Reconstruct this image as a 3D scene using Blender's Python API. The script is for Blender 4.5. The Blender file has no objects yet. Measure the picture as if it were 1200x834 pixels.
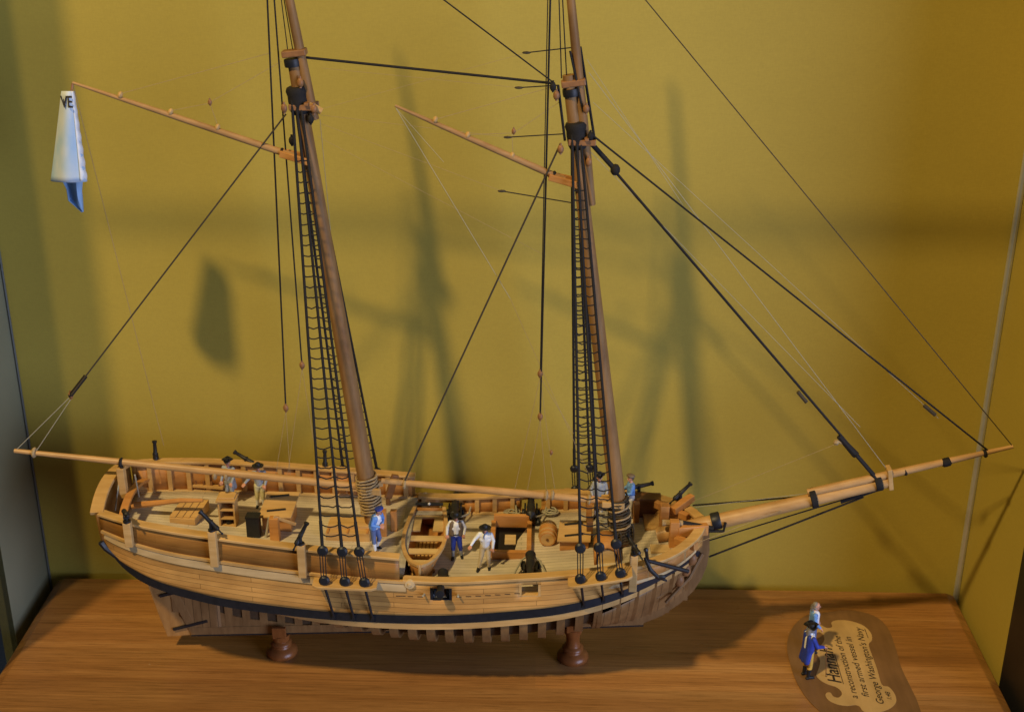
import bpy, bmesh, math, random
import numpy as np
from mathutils import Vector, Matrix
random.seed(7)
SC = bpy.context.scene
COL = SC.collection
S = 0.01                      # everything below is written in centimetres
V = Vector
# ------------------------------------------------------------------ camera
FPX = 1559.0
PIT, YAW, ROLL = math.radians(23.3), math.radians(1.3), 0.0045
CAM = V((0.0, -76.3, 55.35))
_f = V((-math.sin(YAW)*math.cos(PIT), math.cos(YAW)*math.cos(PIT), -math.sin(PIT)))
_r0 = V((math.cos(YAW), math.sin(YAW), 0)); _u0 = _r0.cross(_f)
_r = _r0*math.cos(ROLL) + _u0*math.sin(ROLL); _u = _u0*math.cos(ROLL) - _r0*math.sin(ROLL)
def ray(px, py): return _f + _r*((px-600)/FPX) - _u*((py-417)/FPX)
def at(px, py, y=0.0):
    d = ray(px, py); return CAM + d*((y-CAM.y)/d.y)
def atz(px, py, z=0.0):
    d = ray(px, py); return CAM + d*((z-CAM.z)/d.z)
cd = bpy.data.cameras.new("camera"); cam = bpy.data.objects.new("camera", cd); COL.objects.link(cam)
cd.sensor_width = 36; cd.lens = 36*FPX/1200; cd.clip_start = 0.01; cd.clip_end = 100
m = Matrix((( _r.x, _u.x, -_f.x, CAM.x*S), (_r.y, _u.y, -_f.y, CAM.y*S), (_r.z, _u.z, -_f.z, CAM.z*S), (0, 0, 0, 1)))
cam.matrix_world = m
SC.camera = cam
cd.dof.use_dof = True; cd.dof.focus_distance = 0.80; cd.dof.aperture_fstop = 16.0

# ------------------------------------------------------------------ materials
M = {}
def newmat(name):
    mt = bpy.data.materials.new(name); mt.use_nodes = True
    nt = mt.node_tree; b = nt.nodes["Principled BSDF"]; M[name] = mt
    return mt, nt, b
def N(nt, t, **kw):
    n = nt.nodes.new(t)
    for k, v in kw.items():
        if k in n.inputs: n.inputs[k].default_value = v
        else: setattr(n, k, v)
    return n
def coords(nt, scale, src='Object', rot=(0, 0, 0)):
    tc = N(nt, 'ShaderNodeTexCoord'); mp = N(nt, 'ShaderNodeMapping')
    mp.inputs['Scale'].default_value = scale; mp.inputs['Rotation'].default_value = rot
    nt.links.new(tc.outputs[src], mp.inputs['Vector']); return mp.outputs['Vector']
def ramp(nt, fac, stops):
    r = N(nt, 'ShaderNodeValToRGB'); e = r.color_ramp.elements
    while len(e) < len(stops): e.new(0.5)
    for el, (p, c) in zip(e, stops): el.position = p; el.color = (*c, 1)
    nt.links.new(fac, r.inputs['Fac']); return r.outputs['Color']
def mix(nt, a, b, fac, mode='MIX'):
    x = N(nt, 'ShaderNodeMix', data_type='RGBA', blend_type=mode)
    for sock, v in ((x.inputs['A'] if False else x.inputs[6], a), (x.inputs[7], b), (x.inputs[0], fac)):
        if hasattr(v, 'links') or hasattr(v, 'is_linked'): nt.links.new(v, sock)
        elif isinstance(v, tuple): sock.default_value = (*v, 1)
        else: sock.default_value = v
    return x.outputs[2]
def bump(nt, b, h, strength=0.3, dist=0.0003):
    n = N(nt, 'ShaderNodeBump', Strength=strength, Distance=dist)
    nt.links.new(h, n.inputs['Height']); nt.links.new(n.outputs['Normal'], b.inputs['Normal'])
def wood(name, lo, hi, stretch=(25, 260, 260), rough=0.5, src='Object', seams=None, spec=0.35, blotch=0.25):
    mt, nt, b = newmat(name)
    v = coords(nt, stretch, src)
    n1 = N(nt, 'ShaderNodeTexNoise', Scale=1.0, Detail=6.0, Roughness=0.65); nt.links.new(v, n1.inputs['Vector'])
    col = ramp(nt, n1.outputs['Fac'], [(0.3, lo), (0.72, hi)])
    n2 = N(nt, 'ShaderNodeTexNoise', Scale=45.0, Detail=3.0); nt.links.new(coords(nt, (1, 1, 1), 'Object'), n2.inputs['Vector'])
    sh = ramp(nt, n2.outputs['Fac'], [(0.3, (1-blotch,)*3), (0.7, (1, 1, 1))])
    col = mix(nt, col, sh, 1.0, 'MULTIPLY')
    if seams:
        brick = N(nt, 'ShaderNodeTexBrick', Scale=1.0)
        brick.inputs['Mortar Size'].default_value = seams.get('mortar', 0.02)
        brick.inputs['Brick Width'].default_value = seams['len']; brick.inputs['Row Height'].default_value = seams['h']
        brick.inputs['Color1'].default_value = (1, 1, 1, 1); brick.inputs['Color2'].default_value = (*(seams.get('tone', .84),)*3, 1)
        brick.inputs['Mortar'].default_value = (*(seams.get('dark', .3),)*3, 1)
        brick.inputs['Mortar Smooth'].default_value = 0.3
        brick.offset = 0.37
        nt.links.new(coords(nt, (100, 100, 100), seams.get('src', 'Object')) if seams.get('src', 'Object') == 'Object' else coords(nt, (1, 1, 1), 'UV'), brick.inputs['Vector'])
        col = mix(nt, col, brick.outputs['Color'], 1.0, 'MULTIPLY')
    nt.links.new(col, b.inputs['Base Color'])
    b.inputs['Roughness'].default_value = rough; b.inputs['Specular IOR Level'].default_value = spec
    bump(nt, b, n1.outputs['Fac'], 0.15, 0.0002)
    return mt
def plain(name, c, rough=0.6, var=0.2, scale=300, spec=0.3, metal=0.0, bumps=0.1):
    mt, nt, b = newmat(name)
    n = N(nt, 'ShaderNodeTexNoise', Scale=float(scale), Detail=4.0); nt.links.new(coords(nt, (1, 1, 1)), n.inputs['Vector'])
    col = ramp(nt, n.outputs['Fac'], [(0.3, tuple(x*(1-var) for x in c)), (0.7, tuple(min(1, x*(1+var)) for x in c))])
    nt.links.new(col, b.inputs['Base Color'])
    b.inputs['Roughness'].default_value = rough; b.inputs['Specular IOR Level'].default_value = spec; b.inputs['Metallic'].default_value = metal
    bump(nt, b, n.outputs['Fac'], bumps, 0.0002)
    return mt
wood('hull_wood', (.54, .262, .064), (.77, .42, .12), src='Object', seams=dict(len=9.0, h=0.36, mortar=.02, dark=.42, tone=.8, src='UV'))
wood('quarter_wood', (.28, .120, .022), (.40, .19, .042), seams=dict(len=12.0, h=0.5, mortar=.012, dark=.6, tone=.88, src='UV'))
wood('trim_wood', (.50, .29, .095), (.68, .43, .17))
wood('pale_wood', (.56, .38, .17), (.72, .53, .28))
wood('deck_wood', (.56, .48, .36), (.74, .65, .50), seams=dict(len=11.0, h=0.33, mortar=.016, dark=.42, tone=.9))
wood('orange_wood', (.46, .19, .045), (.64, .31, .09))
wood('frame_wood', (.20, .10, .034), (.31, .17, .062), stretch=(260, 60, 60))
wood('spar_wood', (.46, .25, .085), (.62, .37, .15), stretch=(40, 200, 200), rough=.4)
wood('bottom_wood', (.22, .11, .038), (.33, .18, .065), stretch=(260, 60, 60), seams=dict(len=30.0, h=.545, mortar=.025, dark=.35, tone=.85, src='UV'))
wood('gaff_wood', (.34, .175, .06), (.50, .29, .115), stretch=(40, 200, 200))
wood('mast_wood', (.21, .098, .032), (.34, .19, .07), stretch=(200, 200, 25), rough=.55, spec=.18)
wood('dark_wood', (.12, .055, .02), (.22, .10, .035))
wood('stand_wood', (.19, .06, .014), (.29, .10, .026), stretch=(150, 150, 40), rough=.33, spec=.4)
wood('rudder_wood', (.30, .15, .045), (.42, .23, .08), stretch=(200, 200, 40))
plain('interior_shade', (.07, .04, .018), .9)  # dark colour stands in for shade inside the hull and slots
plain('hold_shade', (.012, .009, .007), .9)  # shade inside the open hatch, put into the colour
plain('black_paint', (.012, .013, .017), .45, spec=.4)
plain('iron_black', (.012, .012, .014), .5, spec=.4)
plain('black_rope', (.014, .012, .011), .8, var=.5, scale=2500, bumps=.5)
plain('brown_rope', (.06, .045, .025), .85, var=.4, scale=2500, bumps=.5)
plain('tan_rope', (.36, .25, .12), .85, var=.3, scale=2500, bumps=.5)
plain('white_rope', (.36, .33, .24), .85, var=.2, scale=2500, bumps=.4)
plain('block_wood', (.26, .12, .045), .5)
plain('grey_board', (.40, .37, .31), .6)
plain('canvas_grey', (.35, .36, .36), .8)
plain('skin_paint', (.55, .27, .17), .5, var=.08)
plain('white_cloth_paint', (.74, .75, .76), .6, var=.06)
plain('grey_cloth_paint', (.30, .33, .36), .6, var=.1)
plain('brown_vest_paint', (.16, .115, .075), .6, var=.15)
plain('blue_cloth_paint', (.022, .045, .30), .5, var=.15)
plain('sky_blue_paint', (.13, .28, .60), .5, var=.15)
plain('slate_blue_paint', (.10, .14, .28), .55, var=.15)
plain('khaki_paint', (.50, .40, .24), .6, var=.1)
plain('cream_paint', (.62, .58, .34), .6, var=.1)
plain('buff_paint', (.60, .36, .06), .5, var=.1)
plain('black_cloth_paint', (.014, .014, .016), .5, var=.2)
plain('hair_paint', (.07, .05, .035), .6)
plain('grey_hair_paint', (.22, .20, .18), .6)
plain('lip_paint', (.35, .10, .08), .5)
plain('metal_trim', (.55, .56, .55), .35, metal=.6, var=.05)
plain('dark_frame', (.012, .012, .013), .4)
plain('ink', (.03, .022, .016), .6, var=.1)
plain('case_floor_dark', (.05, .05, .05), .7)
# yellow display fabric
mt, nt, b = newmat('yellow_fabric')
v = coords(nt, (1, 1, 1))
n1 = N(nt, 'ShaderNodeTexNoise', Scale=9.0, Detail=4.0); nt.links.new(v, n1.inputs['Vector'])
n2 = N(nt, 'ShaderNodeTexNoise', Scale=1400.0, Detail=2.0); nt.links.new(coords(nt, (1, 1, .25)), n2.inputs['Vector'])
n3 = N(nt, 'ShaderNodeTexNoise', Scale=1400.0, Detail=2.0); nt.links.new(coords(nt, (.2, .2, 1.3)), n3.inputs['Vector'])
c = ramp(nt, n1.outputs['Fac'], [(.3, (.435, .325, .046)), (.7, (.465, .348, .052))])
wv = mix(nt, n2.outputs['Color'], n3.outputs['Color'], .5)
wr = ramp(nt, wv, [(.34, (.86, .86, .86)), (.7, (1, 1, 1))])
n4 = N(nt, 'ShaderNodeTexNoise', Scale=3.0, Detail=6.0, Roughness=.7); nt.links.new(coords(nt, (1, 1, 2.2)), n4.inputs['Vector'])
c = mix(nt, c, ramp(nt, n4.outputs['Fac'], [(.34, (.95, .95, .95)), (.6, (1, 1, 1))]), 1.0, 'MULTIPLY')
nt.links.new(mix(nt, c, wr, 1.0, 'MULTIPLY'), b.inputs['Base Color'])
b.inputs['Roughness'].default_value = .7; b.inputs['Specular IOR Level'].default_value = .45
bump(nt, b, wr, .15, .0002)
mt, nt, b = newmat('smoked_glass')
tr = N(nt, 'ShaderNodeBsdfTransparent'); tr.inputs[0].default_value = (.58, .60, .60, 1)
gl_ = N(nt, 'ShaderNodeBsdfGlossy'); gl_.inputs['Roughness'].default_value = .05
mx = N(nt, 'ShaderNodeMixShader'); mx.inputs[0].default_value = .04
nt.links.new(tr.outputs[0], mx.inputs[1]); nt.links.new(gl_.outputs[0], mx.inputs[2]); nt.links.new(mx.outputs[0], nt.nodes['Material Output'].inputs['Surface'])
mt, nt, b = newmat('tinted_strip')
tr = N(nt, 'ShaderNodeBsdfTransparent'); tr.inputs[0].default_value = (.80, .80, .78, 1)
gl_ = N(nt, 'ShaderNodeBsdfGlossy'); gl_.inputs['Roughness'].default_value = .2
mx = N(nt, 'ShaderNodeMixShader'); mx.inputs[0].default_value = .06
nt.links.new(tr.outputs[0], mx.inputs[1]); nt.links.new(gl_.outputs[0], mx.inputs[2]); nt.links.new(mx.outputs[0], nt.nodes['Material Output'].inputs['Surface'])
plain('panel_reflection_grey', (.20, .20, .125), .65, var=.04, scale=20)  # grey-green of glass reflections painted into the side wall colour
plain('dull_trim', (.11, .115, .10), .5, var=.05)
plain('gallery_dark', (.08, .09, .07), .8)
# display board: long grain, glued staves
mt, nt, b = newmat('board_wood')
n1 = N(nt, 'ShaderNodeTexNoise', Scale=1.0, Detail=7.0, Roughness=.6, Distortion=.6); nt.links.new(coords(nt, (1.6, 55, 30)), n1.inputs['Vector'])
n2 = N(nt, 'ShaderNodeTexNoise', Scale=1.0, Detail=5.0, Roughness=.7); nt.links.new(coords(nt, (22, 620, 200)), n2.inputs['Vector'])
n3 = N(nt, 'ShaderNodeTexNoise', Scale=1.0, Detail=3.0); nt.links.new(coords(nt, (1.2, 14, 10)), n3.inputs['Vector'])
c1 = ramp(nt, n1.outputs['Fac'], [(.25, (.26, .108, .031)), (.5, (.41, .192, .060)), (.75, (.57, .30, .11))])
n2.inputs['Roughness'].default_value = .8
c2 = ramp(nt, n2.outputs['Fac'], [(.32, (.5, .47, .43)), (.5, (.88, .88, .88)), (.72, (1.12, 1.12, 1.12))])
c3 = ramp(nt, n3.outputs['Fac'], [(.35, (.72, .68, .62)), (.65, (1.0, 1.0, 1.0))])
br = N(nt, 'ShaderNodeTexBrick', Scale=1.0); br.inputs['Brick Width'].default_value = 90; br.inputs['Row Height'].default_value = 3.6
br.inputs['Mortar Size'].default_value = .0; br.inputs['Color1'].default_value = (1, 1, 1, 1); br.inputs['Color2'].default_value = (.80, .84, .88, 1)
nt.links.new(coords(nt, (100, 100, 100)), br.inputs['Vector'])
c = mix(nt, mix(nt, mix(nt, c1, c2, 1., 'MULTIPLY'), c3, 1., 'MULTIPLY'), br.outputs['Color'], 1., 'MULTIPLY')
nt.links.new(c, b.inputs['Base Color']); b.inputs['Roughness'].default_value = .36; b.inputs['Specular IOR Level'].default_value = .4
vo = N(nt, 'ShaderNodeTexVoronoi', Scale=32.0); nt.links.new(coords(nt, (1, 1, 1)), vo.inputs['Vector'])
ds = ramp(nt, vo.outputs['Distance'], [(.018, (1, 1, 1)), (.03, (0, 0, 0))])
pk = N(nt, 'ShaderNodeTexNoise', Scale=9.0); nt.links.new(coords(nt, (1, 1, 1)), pk.inputs['Vector'])
ds = mix(nt, ds, ramp(nt, pk.outputs['Fac'], [(.52, (0, 0, 0)), (.6, (.7, .7, .7))]), 1., 'MULTIPLY')
c = mix(nt, c, (.62, .56, .46), ds)
nt.links.new(c, b.inputs['Base Color'])
rr_ = N(nt, 'ShaderNodeTexNoise', Scale=6.0, Detail=5.0); nt.links.new(coords(nt, (1, 4, 1)), rr_.inputs['Vector'])
rm_ = N(nt, 'ShaderNodeMapRange'); rm_.inputs[3].default_value = .18; rm_.inputs[4].default_value = .42; nt.links.new(rr_.outputs['Fac'], rm_.inputs[0]); nt.links.new(rm_.outputs[0], b.inputs['Roughness'])
bump(nt, b, n2.outputs['Fac'], .16, .0003)
wood('plaque_dark', (.15, .078, .032), (.235, .125, .052), stretch=(90, 12, 50), rough=.4)
wood('plaque_pale', (.46, .29, .11), (.60, .40, .17), stretch=(60, 10, 50), rough=.4)
mt, nt, b = newmat('flag_cloth')
n = N(nt, 'ShaderNodeTexNoise', Scale=60.0, Detail=4.0); nt.links.new(coords(nt, (1, 1, .5)), n.inputs['Vector'])
nt.links.new(ramp(nt, n.outputs['Fac'], [(.38, (.34, .50, .69)), (.60, (.56, .62, .67))]), b.inputs['Base Color']); b.inputs['Roughness'].default_value = .8
plain('flag_shade', (.27, .44, .68), .8, var=.1, scale=80)

# ------------------------------------------------------------------ mesh builder
class MB:
    def __init__(s): s.v = []; s.f = []; s.uv = {}
    def add(s, vs, fs):
        o = len(s.v); s.v += [V(p) for p in vs]; s.f += [tuple(i+o for i in f) for f in fs]; return s
    def box(s, c, size, rot=None):
        c = V(c); h = V(size)/2; R = rot if rot is not None else Matrix.Identity(3)
        vs = [c + R @ V((sx*h.x, sy*h.y, sz*h.z)) for sx in (-1, 1) for sy in (-1, 1) for sz in (-1, 1)]
        return s.add(vs, [(0, 1, 3, 2), (4, 6, 7, 5), (0, 4, 5, 1), (2, 3, 7, 6), (0, 2, 6, 4), (1, 5, 7, 3)])
    def bar(s, a, b, w, h, up=(0, 0, 1)):
        a, b = V(a), V(b); d = (b-a); L = d.length; d.normalize(); up = V(up)
        sd = d.cross(up)
        if sd.length < 1e-4: sd = d.cross(V((0, 1, 0)))
        sd.normalize(); u = sd.cross(d)
        R = Matrix((d, sd, u)).transposed()
        return s.box((a+b)/2, (L, w, h), R)
    def tube(s, pts, rad, n=8, cap=True):
        pts = [V(p) for p in pts]; k = len(pts)
        rad = rad if isinstance(rad, (list, tuple)) else [rad]*k
        rings = []; prev = None
        for i, p in enumerate(pts):
            d = (pts[min(i+1, k-1)] - pts[max(i-1, 0)]).normalized()
            if prev is None:
                a = V((0, 0, 1)) if abs(d.z) < .9 else V((1, 0, 0))
                x = d.cross(a).normalized()
            else:
                x = (prev - d*prev.dot(d)).normalized()
            prev = x; y = d.cross(x)
            rings.append([p + (x*math.cos(2*math.pi*j/n) + y*math.sin(2*math.pi*j/n))*rad[i] for j in range(n)])
        vs = [q for r in rings for q in r]; fs = []
        for i in range(k-1):
            for j in range(n):
                fs.append((i*n+j, i*n+(j+1) % n, (i+1)*n+(j+1) % n, (i+1)*n+j))
        if cap: fs.append(tuple(range(n-1, -1, -1))); fs.append(tuple((k-1)*n+j for j in range(n)))
        return s.add(vs, fs)
    def lathe(s, prof, o=(0, 0, 0), axis=(0, 0, 1), n=24, sq=1.0):
        ax = V(axis).normalized(); a = V((1, 0, 0)) if abs(ax.x) < .9 else V((0, 1, 0))
        x = (a - ax*a.dot(ax)).normalized(); y = ax.cross(x); o = V(o)
        vs = [o + ax*z + (x*math.cos(2*math.pi*j/n) + y*math.sin(2*math.pi*j/n)*sq)*r for r, z in prof for j in range(n)]
        fs = [(i*n+j, i*n+(j+1) % n, (i+1)*n+(j+1) % n, (i+1)*n+j) for i in range(len(prof)-1) for j in range(n)]
        fs.append(tuple(range(n-1, -1, -1))); fs.append(tuple((len(prof)-1)*n+j for j in range(n)))
        return s.add(vs, fs)
    def ball(s, c, r, n=12, sc=(1, 1, 1)):
        k = n//2+1; c = V(c)
        vs = []; fs = []
        for i in range(1, k-1):
            t = math.pi*i/(k-1)
            for j in range(n):
                vs.append(c + V((math.sin(t)*math.cos(2*math.pi*j/n)*sc[0], math.sin(t)*math.sin(2*math.pi*j/n)*sc[1], math.cos(t)*sc[2]))*r)
        top = len(vs); vs.append(c + V((0, 0, r*sc[2]))); vs.append(c - V((0, 0, r*sc[2])))
        for i in range(k-3):
            for j in range(n): fs.append((i*n+j, (i+1)*n+j, (i+1)*n+(j+1) % n, i*n+(j+1) % n))
        for j in range(n):
            fs.append((top, j, (j+1) % n)); fs.append((top+1, (k-3)*n+(j+1) % n, (k-3)*n+j))
        return s.add(vs, fs)
    def grid(s, rows, uv=None, skip=None, close=False):
        n = len(rows[0]); o = len(s.v)
        for r in rows: s.v += [V(p) for p in r]
        if uv:
            for i, r in enumerate(uv):
                for j, t in enumerate(r): s.uv[o+i*n+j] = t
        for i in range(len(rows)-1):
            for j in range(n-1):
                if skip and skip(i, j): continue
                s.f.append((o+i*n+j, o+(i+1)*n+j, o+(i+1)*n+j+1, o+i*n+j+1))
        return s
    def sweep(s, path, prof, up=(0, 0, 1), side=None):
        """prof: list of (sideways, up) offsets swept along path; sideways is the horizontal normal"""
        path = [V(p) for p in path]; n = len(prof); vs = []
        for i, p in enumerate(path):
            d = (path[min(i+1, len(path)-1)] - path[max(i-1, 0)]).normalized()
            sd = d.cross(V(up)).normalized(); u = sd.cross(d)
            vs += [p + sd*a + u*b for a, b in prof]
        fs = [(i*n+j, i*n+(j+1) % n, (i+1)*n+(j+1) % n, (i+1)*n+j) for i in range(len(path)-1) for j in range(n)]
        fs.append(tuple(range(n-1, -1, -1))); fs.append(tuple((len(path)-1)*n+j for j in range(n)))
        return s.add(vs, fs)
    def prism(s, outline, z0, z1):
        n = len(outline)
        vs = [V((x, y, z0)) for x, y in outline] + [V((x, y, z1)) for x, y in outline]
        fs = [tuple(range(n-1, -1, -1)), tuple(range(n, 2*n))] + [(j, (j+1) % n, n+(j+1) % n, n+j) for j in range(n)]
        return s.add(vs, fs)
WLOC = {}
def link(o, parent):
    COL.objects.link(o)
    if parent is not None: o.parent = parent
def obj(name, mb, mat, parent=None, local=False, smooth=True, bevel=0.0, solid=None, loc=None):
    """ONE mesh object from a builder; world-built meshes are moved to their thing's origin"""
    me = bpy.data.meshes.new(name)
    w = V((0, 0, 0))
    if parent is not None and not local: w = WLOC.get(parent.name, V((0, 0, 0)))
    if parent is None and loc is not None: w = V(loc)
    me.from_pydata([(p-w)*S for p in mb.v], [], mb.f); me.update()
    bm = bmesh.new(); bm.from_mesh(me); bmesh.ops.recalc_face_normals(bm, faces=bm.faces); bm.to_mesh(me); bm.free()
    if mb.uv:
        ul = me.uv_layers.new(name='UVMap')
        for lp in me.loops: ul.data[lp.index].uv = mb.uv.get(lp.vertex_index, (0, 0))
    for mm in (mat if isinstance(mat, (list, tuple)) else [mat]): me.materials.append(M[mm])
    o = bpy.data.objects.new(name, me); link(o, parent)
    if parent is None and loc is not None: o.location = w*S
    WLOC[o.name] = w
    if smooth:
        for p in me.polygons: p.use_smooth = True
        try: me.set_sharp_from_angle(angle=math.radians(38))
        except Exception: pass
    if solid:
        sm = o.modifiers.new('solid', 'SOLIDIFY'); sm.thickness = solid*S; sm.offset = 0
    if bevel:
        bv = o.modifiers.new('bevel', 'BEVEL'); bv.width = bevel*S; bv.segments = 2; bv.limit_method = 'ANGLE'
    return o
def tag(o, label=None, cat=None, group=None, kind=None):
    for k, v in (('label', label), ('category', cat), ('group', group), ('kind', kind)):
        if v: o[k] = v
    return o
def thing(name, loc, label, cat, group=None, rz=0.0):
    o = bpy.data.objects.new(name, None); COL.objects.link(o); o.empty_display_size = .01
    o.location = V(loc)*S; o.rotation_euler = (0, 0, rz); WLOC[o.name] = V(loc)
    return tag(o, label, cat, group)
def dup(root, loc, rz, label, group=None):
    def cp(o, par):
        c = o.copy(); COL.objects.link(c); c.parent = par
        for ch in list(o.children): cp(ch, c)
        return c
    r = cp(root, None); r.location = V(loc)*S; r.rotation_euler = (0, 0, rz); r['label'] = label
    if group: r['group'] = group
    return r
def crv(tab):
    xs = [t[0] for t in tab]; ys = [t[1] for t in tab]; n = len(xs)
    sl = [(ys[i+1]-ys[i])/(xs[i+1]-xs[i]) for i in range(n-1)]
    ms = [sl[0]] + [(sl[i-1]*(xs[i+1]-xs[i]) + sl[i]*(xs[i]-xs[i-1]))/(xs[i+1]-xs[i-1]) for i in range(1, n-1)] + [sl[-1]]
    def f(x):
        x = min(max(x, xs[0]), xs[-1]); i = 0
        while i < n-2 and x > xs[i+1]: i += 1
        h = xs[i+1]-xs[i]; t = (x-xs[i])/h
        return (2*t**3-3*t*t+1)*ys[i] + (t**3-2*t*t+t)*h*ms[i] + (-2*t**3+3*t*t)*ys[i+1] + (t**3-t*t)*h*ms[i+1]
    return f
def frange(a, b, st):
    n = max(1, int(round((b-a)/st))); return [a+(b-a)*i/n for i in range(n+1)]
def lerp(a, b, t): return a+(b-a)*t

# ------------------------------------------------------------------ display case
WY = 9.5; XL, XR = -37.25, 31.75; YF = -4.2; ZT = 75.0; ZB = -12.0
def struct(name, mb, mat, label, cat, **kw):
    return tag(obj(name, mb, mat, **kw), label, cat, kind='structure')
struct('back_wall', MB().box(((XL+XR)/2, WY+.6, (ZB+ZT)/2), (XR-XL+2, 1.2, ZT-ZB)), 'yellow_fabric', 'yellow fabric covered back wall of the display case', 'wall', smooth=False)
struct('side_wall', MB().box((XL-.5, (WY+2.4)/2, (ZB+ZT)/2), (1.0, WY-2.4-.01, ZT-ZB)), 'panel_reflection_grey', 'side wall behind the flag with greenish reflection grey painted in', 'wall', smooth=False)
struct('side_wall', MB().box((XR+.5, (WY-.7)/2, (ZB+ZT)/2), (1.0, WY+.7-.01, ZT-ZB)), 'yellow_fabric', 'orange yellow side wall beyond the bowsprit', 'wall', smooth=False)
struct('glass_pane', MB().box((XL-.2, (2.38+YF)/2, (ZB+ZT)/2), (.4, 2.38-YF, ZT-ZB)), 'smoked_glass', 'smoked glass side pane of the case past the flag', 'glass pane', smooth=False)
struct('corner_trim', MB().tube([(XL+.12, WY-.12, ZB), (XL+.12, WY-.12, ZT)], .08, 6), 'dull_trim', 'thin pale strip in the shaded corner behind the flag', 'trim')
struct('corner_trim', MB().tube([(XR-.2, WY-.2, ZB), (XR-.2, WY-.2, ZT)], .22, 8), 'metal_trim', 'grey strip in the wall corner beyond the bowsprit', 'trim')
struct('case_post', MB().box((XR+2.5, -3.62, (ZB+ZT)/2), (5.0, 5.8, ZT-ZB)), 'dark_frame', 'black front post of the display case past the nameplate', 'post', smooth=False)
struct('case_rail', MB().box(((XL+XR)/2, YF-.9, 49.7), (XR-XL, .6, 1.35)), 'tinted_strip', 'horizontal tinted strip across the front of the display case', 'rail', smooth=False)
struct('case_floor', MB().box(((XL+XR)/2, -8, ZB+.5), (110, 37, .8)), 'case_floor_dark', 'dark floor of the display case under the wooden board', 'floor', smooth=False)

struct('gallery_wall', MB().box((-170, -40, -20), (4, 300, 200)), 'gallery_dark', 'dark gallery wall seen through the smoked glass', 'wall', smooth=False)
# ------------------------------------------------------------------ display board
bd = MB()
bx0, bx1, by0, by1 = -36.4, 31.25, -11.5, 9.0
ch = .75
ring = [(bx0, by0), (bx1, by0), (bx1, by1), (bx0, by1)]
inn = [(bx0+ch, by0+ch), (bx1-ch, by0+ch), (bx1-ch, by1-ch*.5), (bx0+ch, by1-ch*.5)]
vs = [(x, y, -3.0) for x, y in ring] + [(x, y, -.45) for x, y in ring] + [(x, y, 0) for x, y in inn]
bd.add(vs, [(3, 2, 1, 0), (8, 9, 10, 11)] + [(j, (j+1) % 4, 4+(j+1) % 4, 4+j) for j in range(4)] + [(4+j, 4+(j+1) % 4, 8+(j+1) % 4, 8+j) for j in range(4)])
board = obj('display_board', bd, 'board_wood', loc=(0, 0, 0), smooth=False, bevel=.06)
tag(board, 'varnished reddish brown wooden board under the ship model', 'base board')

# ------------------------------------------------------------------ nameplate
pl_o = V((26, -2, 0))
plaque = thing('nameplate', (26, -2, 0), 'dark oval inlaid plaque with pale handwritten scroll beside the two officers', 'nameplate')
dk = [(946, 720), (968, 717), (997, 714.5), (1024, 721), (1040, 735), (1050, 760), (1056, 781), (1066, 802), (1076, 824), (1080, 846), (1066, 866), (1030, 874), (990, 862), (962, 834), (946, 818), (933, 797), (925, 773), (922.5, 752), (930, 733)]
def smooth_loop(pts, k=5):
    out = []; n = len(pts)
    for i in range(n):
        p0, p1, p2, p3 = (V(pts[(i+d) % n]) for d in (-1, 0, 1, 2))
        for j in range(k):
            t = j/k
            out.append(.5*((2*p1)+(p2-p0)*t+(2*p0-5*p1+4*p2-p3)*t*t+(3*p1-p0-3*p2+p3)*t**3))
    return out
def on_board(pts, z): return [(q.x, q.y) for q in (atz(p[0], p[1], z) for p in pts)]
obj('backing', MB().prism(on_board(smooth_loop(dk), .05), 0.004, .05), 'plaque_dark', plaque, smooth=False)
sc_ = [(310, 245), (350, 240), (400, 262), (435, 255), (430, 225), (470, 210), (540, 212), (610, 230), (660, 255), (700, 300), (705, 345), (684, 372), (700, 430), (740, 540), (772, 645), (820, 662), (860, 710), (870, 760), (840, 800), (780, 828), (700, 842), (645, 825), (622, 795), (590, 785), (540, 790), (470, 780), (412, 752), (390, 718), (402, 700), (425, 702), (442, 725), (475, 735), (500, 715), (495, 690), (460, 662), (400, 642), (350, 612), (328, 580), (345, 530), (352, 480), (330, 430), (352, 390), (382, 345), (372, 305), (345, 290), (312, 300), (298, 270)]
sc_px = [(900+x/5.79, 690+y/5.79) for x, y in sc_]
obj('scroll', MB().prism(on_board(smooth_loop(sc_px, 4), .06), .052, .064), 'plaque_pale', plaque, smooth=False)
def mesh_text(o, name):
    dg = bpy.context.evaluated_depsgraph_get(); me = bpy.data.meshes.new_from_object(o.evaluated_get(dg)); cu = o.data
    bpy.data.objects.remove(o); bpy.data.curves.remove(cu); me.name = name
    n = bpy.data.objects.new(name, me); COL.objects.link(n); return n
def text(name, body, p0, p1, parent, mat, size=None, shear=.25, z=.07, extr=.003, weight=0.0):
    """writing from board point p0 to board point p1"""
    cu = bpy.data.curves.new(name, 'FONT'); cu.body = body; cu.shear = shear; cu.extrude = extr*S; cu.offset = weight
    cu.size = 1.0
    o = bpy.data.objects.new(name, cu); COL.objects.link(o); cu.materials.append(M[mat])
    bpy.context.view_layer.update()
    wd = max(o.dimensions.x, .01); d = V((p1.x-p0.x, p1.y-p0.y, 0)); L = d.length*S
    cu.offset = weight*L/wd
    cu.size = 1.0
    k = L/wd; hy = (size*S if size else k)
    ang = math.atan2(d.y, d.x)
    cu.extrude = extr*S/k if False else 0.0
    cu.offset = weight
    par = parent
    cu.materials.clear() if False else None
    o = mesh_text(o, name); o.parent = par
    w = WLOC[par.name]
    o.location = (V((p0.x, p0.y, z)) - w)*S; o.rotation_euler = (0, 0, ang); o.scale = (k, hy, 1)
    return o
def cp(x, y): return atz(900+x/5.79, 690+y/5.79, .07)
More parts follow.
